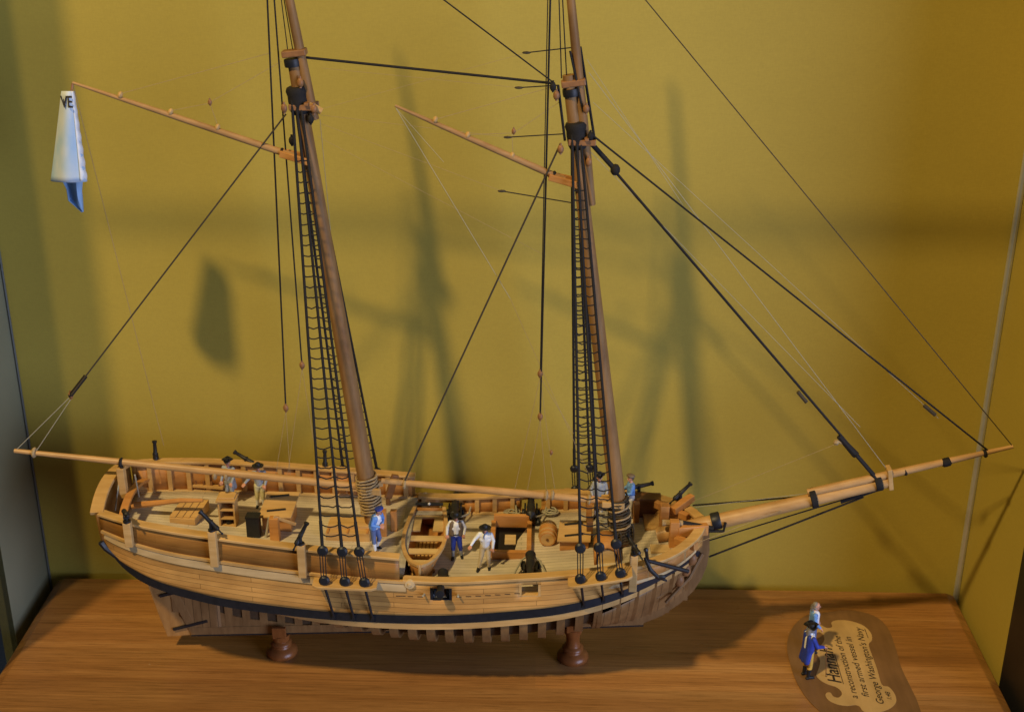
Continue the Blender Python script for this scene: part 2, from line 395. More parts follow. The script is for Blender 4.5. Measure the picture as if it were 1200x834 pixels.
text('lettering', 'Hannah', cp(500, 640), cp(432, 400), plaque, 'ink', size=1.25, weight=.016)
text('lettering', 'a reconstruction of the', cp(612, 742), cp(488, 318), plaque, 'ink', size=.66, weight=.008)
text('lettering', 'first armed vessel in', cp(688, 732), cp(562, 325), plaque, 'ink', size=.66, weight=.008)
text('lettering', "George Washington's Navy", cp(790, 782), cp(632, 262), plaque, 'ink', size=.68, weight=.008)
text('lettering', '1:48', cp(842, 752), cp(826, 700), plaque, 'ink', size=.45, weight=.008)
a, bb = cp(512, 642), cp(452, 440)
obj('underline', MB().bar(V((a.x, a.y, .067)), V((bb.x, bb.y, .067)), .05, .004), 'ink', plaque, smooth=False)
a, bb = cp(680, 330), cp(656, 268)
obj('underline', MB().bar(V((a.x, a.y, .067)), V((bb.x, bb.y, .067)), .05, .004), 'ink', plaque, smooth=False)

# ------------------------------------------------------------------ ship model: hull lines
ship = thing('ship_model', (-8, 0, 1.9), 'wooden two masted schooner model with black rigging on turned pedestals', 'ship model')
HB = crv([(-27.8, 3.45), (-26, 4.1), (-23, 4.72), (-20, 5.02), (-15, 5.3), (-8, 5.42), (-2, 5.42), (2, 5.32), (5, 4.95), (7, 4.48), (8.5, 3.68), (9.6, 2.6), (10.3, 1.6), (10.8, .36)])
ZS = crv([(-27.8, 11.55), (-24, 10.85), (-20, 10.4), (-14.7, 9.85), (-8, 9.35), (-6.4, 9.3), (-1.1, 9.62), (2.1, 9.88), (5.5, 10.15), (7.9, 10.35), (10, 10.6), (11.25, 10.85)])
ZC = crv([(-27.8, 12.65), (-24, 12.3), (-20, 11.95), (-14.7, 11.45), (-8.6, 10.95)])       # quarterdeck cap
ZW = crv([(-27.75, 10.9), (-27.4, 10.1), (-26.8, 9.5), (-25.8, 9.05), (-24.9, 8.72), (-21.5, 7.9), (-16.2, 7.25), (-10.7, 6.92), (-7, 6.9), (-2.6, 7.2), (2.8, 7.95), (6.4, 8.5), (8.6, 8.85), (11.2, 9.2)])
WB = crv([(-27.75, 3.2), (-26.8, 3.6), (-24.9, 4.3), (-21.5, 4.85), (-16, 5.25), (-8, 5.42), (-2, 5.42), (2, 5.3), (3.5, 5.0), (5, 4.5), (7, 3.5), (8.5, 2.45), (9.6, 1.5), (10.3, .8), (10.8, .25)])
WT = .62                                                                                   # wale height
def wale_lo(x): return ZW(x) - WT*min(1, max(.35, (x+28.2)/2.5))
ZK = crv([(-27.75, 9.6), (-27.0, 8.9), (-26.2, 7.9), (-25.6, 5.6), (-25.0, 3.9), (-24.2, 2.6), (-23.5, 1.72), (-22.8, 1.72), (-20, 1.85), (-12.8, 2.25), (.7, 2.8), (7.3, 3.25), (9.2, 4.2), (10.2, 5.4), (10.6, 6.6), (10.75, 7.6), (10.8, 8.4)])
QX = crv([(-27.8, 1.0), (-26.5, 2.4), (-24, 6.0), (-21, 5.0), (-17.5, 3.0), (-14.5, 1.8), (-11.5, 1.1), (-8, .72), (-5, .58), (0, .6), (4, .78), (7, 1.0), (9, 1.15), (11.2, 1.0)])
MX = crv([(-27.8, 1.0), (-21, 1.1), (-15, 1.5), (-6, 2.2), (0, 2.1), (5, 1.5), (8, 1.2), (11.2, 1.0)])
def section(x, zf, inset=0.0):
    """half breadth at fraction zf of the height keel -> wale bottom"""
    y = (WB(x)-inset)*(1-(1-zf)**MX(x))**QX(x)
    return max(.22, y)
DECK_BREAK = -8.75
ZD = crv([(-9, 8.0), (-4, 8.05), (0, 8.25), (4, 8.65), (7, 9.0), (11, 9.55)])
ZQ = crv([(-27.8, 10.35), (-22, 9.85), (-15, 9.45), (-8.7, 9.3)])
def deck_z(x, y=0.0): return (ZQ(x) if x < DECK_BREAK else ZD(x)) + .16*(1-(y/5.4)**2)
def on_deck(px, py, dz=0.0):
    z = 9.0
    for _ in range(8):
        p = atz(px, py, z); z = deck_z(p.x, p.y)+dz
    return atz(px, py, z)
PORTS = [(at(517, 692, -5.4).x, .68), (at(621, 686, -5.4).x, .68)]
def upper_shell(side):
    mb = MB()
    xs = set(frange(-27.75, 10.8, .35))
    for c_, w_ in PORTS: xs |= {c_-w_, c_+w_}
    xs = sorted(xs)
    xs = [x for i, x in enumerate(xs) if i == 0 or x-xs[i-1] > .02]
    fr = [0, .2, .4, .55, None, None, 1.0]
    rows, uv = [], []
    for x in xs:
        zb, zt = ZW(x)-.05, ZS(x)
        zp = [zb+.1*(zt-zb), zb+.3*(zt-zb), zt-1.22, zt-.78, zt-.36]
        zl = [zb] + zp + [zt]; zl = sorted(zl)
        r = []; u = []
        for z in zl:
            t = (z-zb)/(zt-zb)
            r.append((x, side*lerp(WB(x), HB(x), t), z)); u.append((x, z-ZS(x)+3))
        rows.append(r); uv.append(u)
    def skip(i, j):
        xm = (xs[i]+xs[i+1])/2
        return j in (3, 4) and any(abs(xm-c_) < w_ for c_, w_ in PORTS)
    mb.grid(rows, uv, skip); return mb
for sd in (-1, 1):
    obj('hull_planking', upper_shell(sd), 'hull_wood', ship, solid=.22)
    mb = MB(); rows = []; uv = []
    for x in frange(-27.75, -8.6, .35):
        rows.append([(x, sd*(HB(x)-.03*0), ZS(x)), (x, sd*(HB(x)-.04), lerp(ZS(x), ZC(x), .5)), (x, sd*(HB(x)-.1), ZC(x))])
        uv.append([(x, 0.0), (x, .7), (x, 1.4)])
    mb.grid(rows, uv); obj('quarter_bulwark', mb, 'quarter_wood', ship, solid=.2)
    # mouldings
    path = [V((x, sd*(HB(x)+.13), ZS(x)+.02)) for x in frange(-27.7, -7.9, .4)]
    obj('moulding', MB().sweep(path, [(-.12, -.09), (.12, -.09), (.12, .09), (-.12, .09)]), 'trim_wood', ship)
    path = [V((x, sd*(lerp(WB(x), HB(x), .84)+.10), lerp(ZW(x), ZS(x), .84))) for x in frange(-27.5, -8.2, .4)]
    mb = MB().sweep(path, [(-.1, -.26), (.1, -.26), (.1, .26), (-.1, .26)])
    obj('rubbing_strake', mb, 'pale_wood', ship)
    e = V((-7.95, sd*(HB(-8)+.16), ZS(-8)-.1))
    obj('scroll_end', MB().lathe([(.32, -.12), (.34, 0), (.3, .1), (.12, .12), (.1, .16)], e, (0, sd, 0), 16), 'pale_wood', ship)
    # cap rails
    path = [V((x, sd*(HB(x)-.12), ZC(x)+.08)) for x in frange(-27.75, -8.55, .4)]
    obj('cap_rail', MB().sweep(path, [(-.33, -.09), (.33, -.09), (.33, .09), (-.33, .09)]), 'trim_wood', ship, bevel=.03)
    path = [V((x, sd*(HB(x)-.1), ZS(x)+.08)) for x in frange(-8.4, 10.7, .35)]
    obj('cap_rail', MB().sweep(path, [(-.33, -.1), (.33, -.1), (.33, .1), (-.33, .1)]), 'trim_wood', ship, bevel=.03)
    # wale (painted black) and the pale ribband under it
    rows = []
    for x in frange(-27.35, 10.75, .35):
        zl, zh = wale_lo(x), ZW(x); y = WB(x)
        rows.append([(x, sd*(y-.05), zh), (x, sd*(y+.13), zh), (x, sd*(y+.11), zl), (x, sd*(y-.08), zl)])
    mb = MB(); mb.grid([r+[r[0]] for r in rows]); mb.add([*rows[0]], [(0, 1, 2, 3)]); mb.add([*rows[-1]], [(3, 2, 1, 0)])
    obj('wale', mb, 'black_paint', ship)
    rows = []
    for x in frange(-25.4, 10.6, .35):
        zl = wale_lo(x); h = zl-ZK(x); f1 = max(.2, 1-.52/h)
        rows.append([(x, sd*(WB(x)-.02), zl+.02), (x, sd*(section(x, .985)+.08), zl-.03), (x, sd*(section(x, f1)+.1), zl-.48), (x, sd*(section(x, f1)-.05), zl-.48)])
    mb = MB(); mb.grid([r+[r[0]] for r in rows]); obj('ribband', mb, 'trim_wood', ship)
# frames (ribs) below the wale
fx = frange(-24.6, 9.9, 1.17)
for x in fx:
    zk, zt = ZK(x), wale_lo(x)
    def line(inset):
        pts = []
        for i in range(19):
            t = i/18; zf = t*t*(3-2*t) if False else t**1.6
            pts.append((section(x, zf)-0, lerp(zk, zt, zf)))
        return pts
    out = line(0); mb = MB(); hw = .26
    full = [(-y, z) for y, z in reversed(out)] + out
    rows = []
    inner = []
    for i, (y, z) in enumerate(full):
        y0, z0 = full[max(0, i-1)]; y1, z1 = full[min(len(full)-1, i+1)]
        tx, tz = y1-y0, z1-z0; L = math.hypot(tx, tz) or 1
        nx, nz = -tz/L, tx/L                        # towards inside of the hull
        th = .45
        iy, iz = y+nx*th, z+nz*th
        if abs(y) < .5 or y*iy < 0: iy, iz = y*.3, z+th*1.2
        inner.append((iy, iz))
    for (y, z), (iy, iz) in zip(full, inner):
        rows.append([(x-hw, y, z), (x+hw, y, z), (x+hw, iy, iz), (x-hw, iy, iz), (x-hw, y, z)])
    mb.grid(rows); obj('frame', mb, 'frame_wood', ship, smooth=True)
# inner ceiling seen between the frames, coloured dark as interior shade
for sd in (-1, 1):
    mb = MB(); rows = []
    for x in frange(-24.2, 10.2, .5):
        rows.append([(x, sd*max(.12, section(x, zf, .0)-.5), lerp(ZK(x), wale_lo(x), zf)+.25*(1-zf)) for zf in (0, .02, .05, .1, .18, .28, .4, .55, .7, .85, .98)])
    mb.grid(rows); obj('ceiling_planking', mb, 'interior_shade', ship)
FS = crv([(-24.4, .97), (-20.5, .93), (-17.2, .82), (3.9, .78), (6, .86), (8, .92), (9.9, .96)])
for sd, xa, xb in ((-1, -24.4, -21.6), (1, -24.4, -21.6), (-1, 3.9, 9.9), (1, 3.9, 9.9)):
    mb = MB(); rows = []; uv = []
    for x in frange(xa, xb, .4):
        fs_ = FS(x); zs = [fs_*t for t in (0, .02, .05, .1, .18, .28, .4, .55, .7, .85, 1.0)]
        rows.append([(x, sd*max(.2, section(x, zf)-.03), lerp(ZK(x), wale_lo(x), zf)) for zf in zs]); uv.append([(zf*6, x) for zf in zs])
    mb.grid(rows, uv); obj('bottom_timbers', mb, 'bottom_wood', ship, solid=.05)
# keel, stem, sternpost, deadwood, rudder
mb = MB()
kp = [(-23.75, 1.35), (-12.8, 1.85), (.7, 2.4), (7.3, 2.82)]
rows = [[(x, -.24, z), (x, .24, z), (x, .24, z+.6), (x, -.24, z+.6), (x, -.24, z)] for x, z in kp]
mb.grid(rows); mb.add(rows[0][:4], [(0, 1, 2, 3)]); mb.add(rows[-1][:4], [(3, 2, 1, 0)])
obj('keel', mb, 'frame_wood', ship, smooth=False)
mb = MB(); rows = [[(x, -.26, z-.1), (x, .26, z-.1), (x, .26, z-.004), (x, -.26, z-.004), (x, -.26, z-.1)] for x, z in kp]
mb.grid(rows); mb.add(rows[0][:4], [(0, 1, 2, 3)]); mb.add(rows[-1][:4], [(3, 2, 1, 0)])
obj('false_keel', mb, 'black_paint', ship, smooth=False)
stem_out = [at(px, py, 0) for px, py in ((752, 728), (775, 719), (797, 704), (812, 690), (822, 675), (828, 660), (831, 643), (831, 622))]
mb = MB(); rows = []
for i, p in enumerate(stem_out):
    t = (stem_out[min(i+1, 7)]-stem_out[max(i-1, 0)]).normalized(); nn = V((-t.z, 0, t.x))
    q = p+nn*(.95 if i else .5); hw = .24
    rows.append([(p.x, -hw, p.z), (p.x, hw, p.z), (q.x, hw+.02, q.z), (q.x, -hw-.02, q.z), (p.x, -hw, p.z)])
mb.grid(rows); mb.add(rows[0][:4], [(0, 1, 2, 3)]); mb.add(rows[-1][:4], [(3, 2, 1, 0)])
obj('stem', mb, 'frame_wood', ship)
sp0, sp1 = V((-23.75, 0, 1.3)), V((-26.05, 0, 7.6))
obj('sternpost', MB().bar(sp0, sp1, .5, .62, (0, 1, 0)) if False else MB().bar(sp0+V((.32, 0, .1)), sp1+V((.32, 0, 0)), .62, .46, (0, 1, 0)), 'frame_wood', ship, smooth=False, bevel=.02)
mb = MB(); pr = [(-23.2, 1.9), (-15.5, 2.2), (-17, 2.45), (-20, 2.75), (-22, 3.3), (-23.6, 4.9), (-24.9, 7.0), (-25.3, 7.2)]
n_ = len(pr); mb.add([(x, -.2, z) for x, z in pr] + [(x, .2, z) for x, z in pr], [tuple(range(n_)), tuple(range(2*n_-1, n_-1, -1))] + [(j, (j+1) % n_, n_+(j+1) % n_, n_+j) for j in range(n_)])
obj('deadwood', mb, 'frame_wood', ship, smooth=False)
rud = [at(195, 683, 0), at(228, 742, 0), at(197, 744, 0), at(188, 722, 0), at(176, 690, 0), at(172, 672, 0)]
rud = [V((p.x, 0, p.z)) for p in rud]; rud[0] = V((-26.1, 0, 7.7)); rud[-1] = V((-27.1, 0, 8.4))
n_ = len(rud); mb = MB().add([p+V((0, -.15, 0)) for p in rud] + [p+V((0, .15, 0)) for p in rud], [tuple(range(n_)), tuple(range(2*n_-1, n_-1, -1))] + [(j, (j+1) % n_, n_+(j+1) % n_, n_+j) for j in range(n_)])
rudder = obj('rudder', mb, 'rudder_wood', ship, smooth=False, bevel=.03)
for (ax, ay), (bx_, by_) in (((187, 698), (212, 692)), ((203, 737), (243, 727))):
    p, q = at(ax, ay, -.22), at(bx_, by_, -.22)
    obj('strap', MB().bar(p, q, .1, .2, (0, 1, 0)) if False else MB().bar(p, q, .2, .12, (0, 1, 0)), 'iron_black', rudder, smooth=False)
# transom
mb = MB(); rows = []
for i in range(17):
    s_ = -1+2*i/16; y = 3.42*s_
    arch = .55*(1-s_*s_)
    top = V((-27.95-.25*(1-s_*s_), y, 12.6+arch)); mid = V((-27.85-.3*(1-s_*s_), 3.3*s_, 10.6+.1*(1-s_*s_)))
    low = V((-27.6, 3.2*s_, 10.0-.5*(1-s_*s_))); lo2 = V((-26.3, 2.9*s_, 8.7-.6*(1-s_*s_)))
    rows.append([top, mid, low, lo2])
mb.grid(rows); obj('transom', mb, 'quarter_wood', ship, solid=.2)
tp = [r[0]+V((.0, 0, .1)) for r in rows]
mb = MB().sweep(tp, [(-.42, -.12), (.42, -.12), (.42, .12), (-.42, .12)]); obj('taffrail', mb, 'trim_wood', ship, bevel=.03)
tp = [V((-26.6-.2*(1-(r[0].y/3.4)**2), r[0].y*.95, 11.55+.75*(1-(r[0].y/3.4)**2))) for r in rows[1:-1]]
obj('stern_knee', MB().sweep(tp, [(-.25, -.1), (.25, -.1), (.25, .1), (-.25, .1)]), 'orange_wood', ship, bevel=.02)
mb = MB().tube([rows[0][1]+V((-.1, -.1, 0)), rows[0][2]+V((-.1, -.12, .1)), rows[0][3]+V((0, -.75, .45))], .2, 6); obj('transom_edge', mb, 'black_paint', ship)
# decks
def deck(x0, x1, st, name):
    mb = MB(); rows = []
    for x in frange(x0, x1, st):
        w = HB(x)-.16
        rows.append([(x, w*s_, deck_z(x, w*s_) if name == 'main_deck' else ZQ(x)+.16*(1-(w*s_/5.4)**2)) for s_ in (-1, -.75, -.5, -.25, 0, .25, .5, .75, 1)])
    mb.grid(rows); return obj(name, mb, 'deck_wood', ship, solid=.16)
deck(-8.9, 10.4, .5, 'main_deck'); deck(-27.6, DECK_BREAK, .5, 'quarter_deck')
mb = MB(); rows = [[(DECK_BREAK+.02, y, 7.9), (DECK_BREAK+.02, y, deck_z(-8.8, y)-.1)] for y in frange(-5.2, 5.2, .5)]
mb.grid(rows); obj('break_bulkhead', mb, 'dark_wood', ship, solid=.12)
mb = MB(); rows = [[(DECK_BREAK-.3, y, deck_z(-9, y)+.1), (DECK_BREAK+.35, y, deck_z(-9, y)+.1), (DECK_BREAK+.35, y, deck_z(-9, y)-.02), (DECK_BREAK-.3, y, deck_z(-9, y)-.02)] for y in frange(-5.1, 5.1, .6)]
mb.grid([r+[r[0]] for r in rows]); obj('break_plank', mb, 'grey_board', ship)
# waterways and timberheads along the bulwarks
for sd in (-1, 1):
    path = [V((x, sd*(HB(x)-.3), deck_z(x, 5)+.1)) for x in frange(-8.5, 10.2, .4)]
    obj('waterway', MB().sweep(path, [(-.17, -.1), (.17, -.1), (.17, .1), (-.17, .1)]), 'pale_wood', ship)
    path = [V((x, sd*(HB(x)-.3), ZQ(x)+.1)) for x in frange(-27.3, -8.9, .4)]
    obj('waterway', MB().sweep(path, [(-.17, -.1), (.17, -.1), (.17, .1), (-.17, .1)]), 'pale_wood', ship)
    # inner lining behind the timberheads
    for lo, hi, zc, zd in ((-27.4, -8.8, ZC, ZQ), (-8.3, 10.4, ZS, ZD)):
        rows = [[(x, sd*(HB(x)-.17), zd(x)+.05), (x, sd*(HB(x)-.19), zc(x)-.02)] for x in frange(lo, hi, .35) if not any(abs(x-c_) < w_ for c_, w_ in PORTS) or lo < -20]
        mb = MB(); mb.grid(rows, None, (lambda i, j, rr=rows: rr[i+1][0][0]-rr[i][0][0] > .6)); obj('bulwark_lining', mb, 'orange_wood', ship, solid=.06)
    for x in frange(-26.6, 9.4, 1.25):
        if any(abs(x-c_) < w_+.1 for c_, w_ in PORTS) or abs(x+8.6) < .5: continue
        zc, zd = (ZC, ZQ) if x < -8.6 else (ZS, ZD)
        y = sd*(HB(x)-.29)
        obj('timberhead', MB().box((x, y, (zc(x)+zd(x))/2), (.3, .2, zc(x)-zd(x)-.05)), 'trim_wood', ship, smooth=False)
for k in range(13):
    x = lerp(at(470, 700, -5.4).x, at(606, 700, -5.4).x, k/12)
    if any(abs(x-c_) < w_+.1 for c_, w_ in PORTS): continue
    t = .58; obj('scupper_slot', MB().box((x, -lerp(WB(x), HB(x), t)-.11, lerp(ZW(x), ZS(x), t)), (.34 if k else .6, .03, .05)), 'interior_shade', ship, smooth=False)
for c_, w_ in PORTS:
    zt_ = ZS(c_)
    mb = MB()
    for sx in (-1, 1): mb.box((c_+sx*(w_-.08), -lerp(WB(c_), HB(c_), .68)+.05, zt_-.78), (.16, .34, .86))
    mb.box((c_, -lerp(WB(c_), HB(c_), .5)+.06, zt_-1.2), (2*w_-.33, .34, .1))
    obj('port_frame', mb, 'black_paint' if c_ < -4 else 'trim_wood', ship, smooth=False)  # black on the aft frame stands in for the dark port interior
# swivel posts outside the bulwark
SW_NEAR = [(152, 640, 612), (252, 663, 622), (355, 676, 638), (741, 692, 650)]
sw_tops = []
for px, yb, yt in SW_NEAR:
    q = at(px, (yb+yt)/2, -5.4); x = q.x
    y = -(HB(x)+.22); q0 = at(px, yb, y-.1); q1 = at(px, yt, y-.1)
    obj('swivel_post', MB().box((q0.x, y-.05, (q0.z+q1.z)/2), (.5, .42, q1.z-q0.z)), 'trim_wood', ship, smooth=False, bevel=.04)
    sw_tops.append(V((q0.x, y-.05, q1.z)))
SW_FAR = [(184, 548), (290, 557), (382, 562), (797, 588), (748, 585)]
far_tops = []
for px, py in SW_FAR:
    q = at(px, py, 4.6); x = q.x; yy = HB(x)+.1
    q = at(px, py, yy)
    zc = (ZC if q.x < -8.6 else ZS)(q.x)
    obj('swivel_post', MB().box((q.x, yy, (q.z+zc)/2-.6), (.5, .42, max(1.6, q.z-zc+1.4))), 'orange_wood', ship, smooth=False, bevel=.04)
    far_tops.append(V((q.x, yy, (q.z+zc)/2-.6+max(1.6, q.z-zc+1.4)/2)))

# ------------------------------------------------------------------ spars
def spar(name, pts, r, mat, parent=ship, n=14):
    k = len(pts)
    return obj(name, MB().tube(pts, r, n), mat, parent)
def dense(a, b, n): return [V(a).lerp(V(b), i/n) for i in range(n+1)]
mm0, mm1 = at(441, 606, 0), at(344, 72, 0)
mm0 = V((mm0.x+.05, 0, 8.4)); ax_m = (mm1-mm0).normalized()
main_mast = spar('mast', dense(mm0, mm1, 10), [lerp(.58, .36, (i/10)**1.3) for i in range(11)], 'mast_wood')
tm0, tm1 = at(368, 140, 0), at(331, -40, 0)
d_ = (tm1-tm0).normalized(); top = tm0 + d_*((52.6-tm0.z)/d_.z)
obj('topmast', MB().tube(dense(tm0, top, 6), [.31, .30, .28, .25, .21, .17, .11], 12), 'mast_wood', main_mast)
fm0, fm1 = at(731, 640, 0), at(666, 88, 0)
fm0 = V((fm0.x, 0, 8.4)); ax_f = (fm1-fm0).normalized()
fore_mast = spar('mast', dense(fm0, fm1, 10), [lerp(.56, .35, (i/10)**1.3) for i in range(11)], 'mast_wood')
tf0, tf1 = at(693, 240, 0), at(669, 0, 0)
d_ = (tf1-tf0).normalized(); topf = tf0 + d_*((50.8-tf0.z)/d_.z)
obj('topmast', MB().tube(dense(tf0, topf, 6), [.26, .29, .29, .27, .24, .2, .15], 12), 'mast_wood', fore_mast)
def mast_dressing(mast, cap_px, hounds_px, ax):
    c = at(*cap_px, 0)
    R = ax.to_track_quat('Z', 'X').to_matrix()
    obj('cap', MB().box(c+V((.2, 0, 0)), (1.4, .75, .38), Matrix.Rotation(-math.atan2(-ax.x, ax.z), 3, 'Y')), 'block_wood', mast, smooth=False, bevel=.06)
    obj('band', MB().lathe([(.48, -.22), (.5, -.1), (.5, .1), (.48, .22)], c-ax*.55, ax, 16), 'iron_black', mast)
    h = at(*hounds_px, 0)
    for s_ in (-1, 1):
        obj('trestletree', MB().box(h+V((.25, .48*s_, 0)), (1.6, .2, .34)), 'block_wood', mast, smooth=False, bevel=.04)
    obj('crosstree', MB().box(h+V((.5, 0, .22)), (.25, 1.5, .18)), 'block_wood', mast, smooth=False, bevel=.04)
    obj('shroud_seizing', MB().lathe([(.5, -.8), (.58, -.6), (.62, 0), (.6, .3), (.66, .55), (.58, .75), (.46, .8)], h+ax*.35, ax, 16), 'black_rope', mast)
    return h
H_M = mast_dressing(main_mast, (341, 62), (351, 124), ax_m)
H_F = mast_dressing(fore_mast, (668, 97), (677, 165), ax_f)
def mast_at(m0, ax, z): return m0 + ax*((z-m0.z)/ax.z)
# coils of tan rope wrapped round each mast foot
def wraps(m0, ax, z0, z1, r, turns, parent, mat='tan_rope', cr=.07):
    pts = []
    a_ = V((0, 1, 0)); b_ = ax.cross(a_).normalized()
    for i in range(int(turns*14)+1):
        t = i/(turns*14); p = mast_at(m0, ax, lerp(z0, z1, t)); th = t*turns*2*math.pi
        pts.append(p + (a_*math.cos(th)+b_*math.sin(th))*(r+.05*math.sin(i*1.7)))
    obj('rope_coil', MB().tube(pts, cr, 6), mat, parent)
wraps(mm0, ax_m, 11.2, 13.9, .70, 12, main_mast)
wraps(fm0, ax_f, 9.3, 12.6, .68, 15, fore_mast, 'brown_rope', .06)
wraps(fm0, ax_f, 10.2, 12.2, .74, 3, fore_mast)
def hanks(m0, ax, z0, z1, r, n, parent, mat):
    for k in range(n):
        th = -1.9+k*1.5; c = mast_at(m0, ax, lerp(z0, z1, k/max(1, n-1)))
        pts = [c + V((math.cos(th)*r+.1*math.sin(u)*1.6, math.sin(th)*r-.05, .75*math.cos(u))) for u in frange(0, 2*math.pi, .4)]
        obj('rope_hank', MB().tube(pts, .07, 6), mat, parent)
hanks(fm0, ax_f, 9.6, 10.8, .7, 4, fore_mast, 'brown_rope')
# booms
def boom(name, p0, p1, r0, r1, jaw_at):
    pts = dense(p0, p1, 12); rr = [lerp(r0, r1, t)*(.72+.28*math.sin(math.pi*min(1, .12+t*.9))) for t in [i/12 for i in range(13)]]
    return spar(name, pts, rr, 'spar_wood')
mb_a, mb_b = at(17, 528, 0), at(434, 571, 0)
main_boom = boom('boom', mb_a, mb_b, .18, .33, None)
fb_a, fb_b = at(447, 563, 0), at(716, 587, 0)
fore_boom = boom('boom', fb_a, fb_b, .22, .29, None)
for bm_, pxs in ((main_boom, ((40, 530), (142, 542), (252, 556), (265, 557))), (fore_boom, ((474, 567), (640, 580), (647, 580), (690, 585)))):
    for px, py in pxs:
        p = at(px, py, 0)
        obj('rope_band', MB().lathe([(.30, -.1), (.36, 0), (.30, .1)], p, (mb_b-mb_a), 14), 'tan_rope' if px not in (142,) else 'black_rope', bm_)
obj('jaw', MB().bar(mb_b+V((-.6, .42, 0)), mb_b+V((.75, .62, 0)), .22, .45).bar(mb_b+V((-.6, -.42, 0)), mb_b+V((.75, -.62, 0)), .22, .45), 'trim_wood', main_boom, smooth=False, bevel=.05)
obj('jaw', MB().bar(fb_b+V((-.6, .42, 0)), fb_b+V((.85, .62, 0)), .22, .42).bar(fb_b+V((-.6, -.42, 0)), fb_b+V((.85, -.62, 0)), .22, .42), 'trim_wood', fore_boom, smooth=False, bevel=.05)
# gaffs
ga, gb = at(85, 97, 0), at(347, 184, 0)
main_gaff = spar('gaff', dense(ga, gb, 8), [.08, .11, .14, .16, .18, .19, .20, .21, .21], 'gaff_wood')
fa, fb = at(463, 124, 0), at(661, 211, 0)
fore_gaff = spar('gaff', dense(fa, fb, 8), [.08, .11, .14, .16, .18, .19, .20, .21, .21], 'gaff_wood')
for g, pxs in ((main_gaff, ((141, 112), (200, 132), (255, 150), (330, 178))), (fore_gaff, ((510, 141), (548, 159), (600, 183), (649, 205)))):
    for px, py in pxs:
        obj('cleat', MB().lathe([(.14, -.12), (.215, -.04), (.215, .04), (.14, .12)], at(px, py, 0)+V((0, 0, .03)), gb-ga, 10), 'trim_wood' if px not in (330, 649) else 'black_rope', g)
for g, q in ((main_gaff, gb), (fore_gaff, fb)):
    obj('jaw', MB().bar(q+V((-.9, .3, .25)), q+V((.85, .5, -.2)), .18, .4).bar(q+V((-.9, -.3, .25)), q+V((.85, -.5, -.2)), .18, .4), 'orange_wood', g, smooth=False, bevel=.05)
# bowsprit and jibboom
bs0, bs1 = at(770, 627, 0), at(1043, 564, 0)
bowsprit = spar('bowsprit', dense(bs0, bs1, 8), [.52, .53, .52, .5, .47, .44, .41, .38, .36], 'spar_wood')
jb0, jb1 = at(946, 579, 0)+V((0, 0, .12)), at(1187, 523, 0)
jibboom = spar('jibboom', dense(jb0, jb1, 8), [.26, .27, .27, .26, .25, .23, .2, .16, .12], 'spar_wood')
bd_ = (bs1-bs0).normalized()
for px, py, r, w in ((839, 610, .58, .3), (953, 584, .68, .2), (1029, 566, .56, .22)):
    obj('band', MB().lathe([(r*.95, -w), (r, -w*.8), (r, w*.8), (r*.95, w)], at(px, py, 0)+V((0, 0, .06 if px > 900 else 0)), bd_, 18), 'black_paint' if px < 900 else 'black_rope', bowsprit)
c_ = at(1042, 561, 0)
obj('cap', MB().box(c_+V((0, 0, .1)), (.3, .8, 1.5), Matrix.Rotation(-.18, 3, 'Y')), 'trim_wood', bowsprit, smooth=False, bevel=.05)
for px in (1062, 1110, 1155):
    t = (px-946)/(1187-946); p = jb0.lerp(jb1, t)
    obj('rope_band', MB().lathe([(.2, -.3), (.3, -.2), (.3, .2), (.2, .3)] if px == 1110 else [(.24, -.1), (.3, 0), (.24, .1)], p-V((0, 0, .05)), bd_, 10), 'black_rope', jibboom)

# ------------------------------------------------------------------ standing and running rigging
def rope(p, q, r, mat, parent=ship, name='rope', sag=0.0, n=6):
    p, q = V(p), V(q); k = 8 if sag else 1
    pts = [p.lerp(q, i/k) + V((0, 0, -sag*4*(i/k)*(1-i/k))) for i in range(k+1)]
    return obj(name, MB().tube(pts, r, n), mat, parent)
def px_rope(a, b, r, mat, ya=0.0, yb=0.0, **kw): return rope(at(*a, ya), at(*b, yb), r, mat, **kw)
def block(p, parent, mat='block_wood', r=.22):
    return obj('block', MB().ball(p, r, 10, (.8, .62, 1.15)).tube([p+V((0, 0, -r*1.3)), p+V((0, 0, r*1.5))], r*.3, 6), mat, parent)
# topping lifts (double)
for dy in (-.16, .16):
    px_rope((335, 134), (84, 462), .058, 'brown_rope', dy, dy, name='topping_lift')
    px_rope((657, 168), (473, 566), .062, 'brown_rope', dy*1.2, dy*.4, name='topping_lift')
t1 = rope(at(100, 441, 0), at(82, 464, 0), .16, 'black_rope', name='topping_lift'); block(at(83, 463, 0), t1)
px_rope((82, 465), (18, 528), .025, 'white_rope', name='lift_tackle'); px_rope((84, 466), (42, 529), .025, 'white_rope', name='lift_tackle')
px_rope((343, 66), (650, 98), .08, 'black_rope', name='spring_stay')
px_rope((512, -6), (650, 98), .045, 'black_rope', name='topmast_stay')
f1 = px_rope((690, 165), (1030, 562), .088, 'black_rope', name='forestay')
obj('stay_mouse', MB().ball(at(721, 199, 0), .3, 10, (1, 1, 1.2)), 'black_rope', f1)
obj('stay_collar', MB().tube([at(690, 165, 0), at(721, 199, 0)], .15, 8), 'black_rope', f1)
obj('lashing', MB().tube([at(983, 511, 0), at(1003, 533, 0)], [.16, .24], 8).tube([at(1003, 533, -.18), at(1026, 560, -.18)], .11, 6).tube([at(1003, 533, .18), at(1026, 560, .18)], .11, 6), 'black_rope', f1)
j1 = px_rope((690, 155), (1157, 527), .062, 'black_rope', name='jib_stay')
px_rope((753, -4), (1187, 523), .036, 'brown_rope', name='fore_topmast_stay')
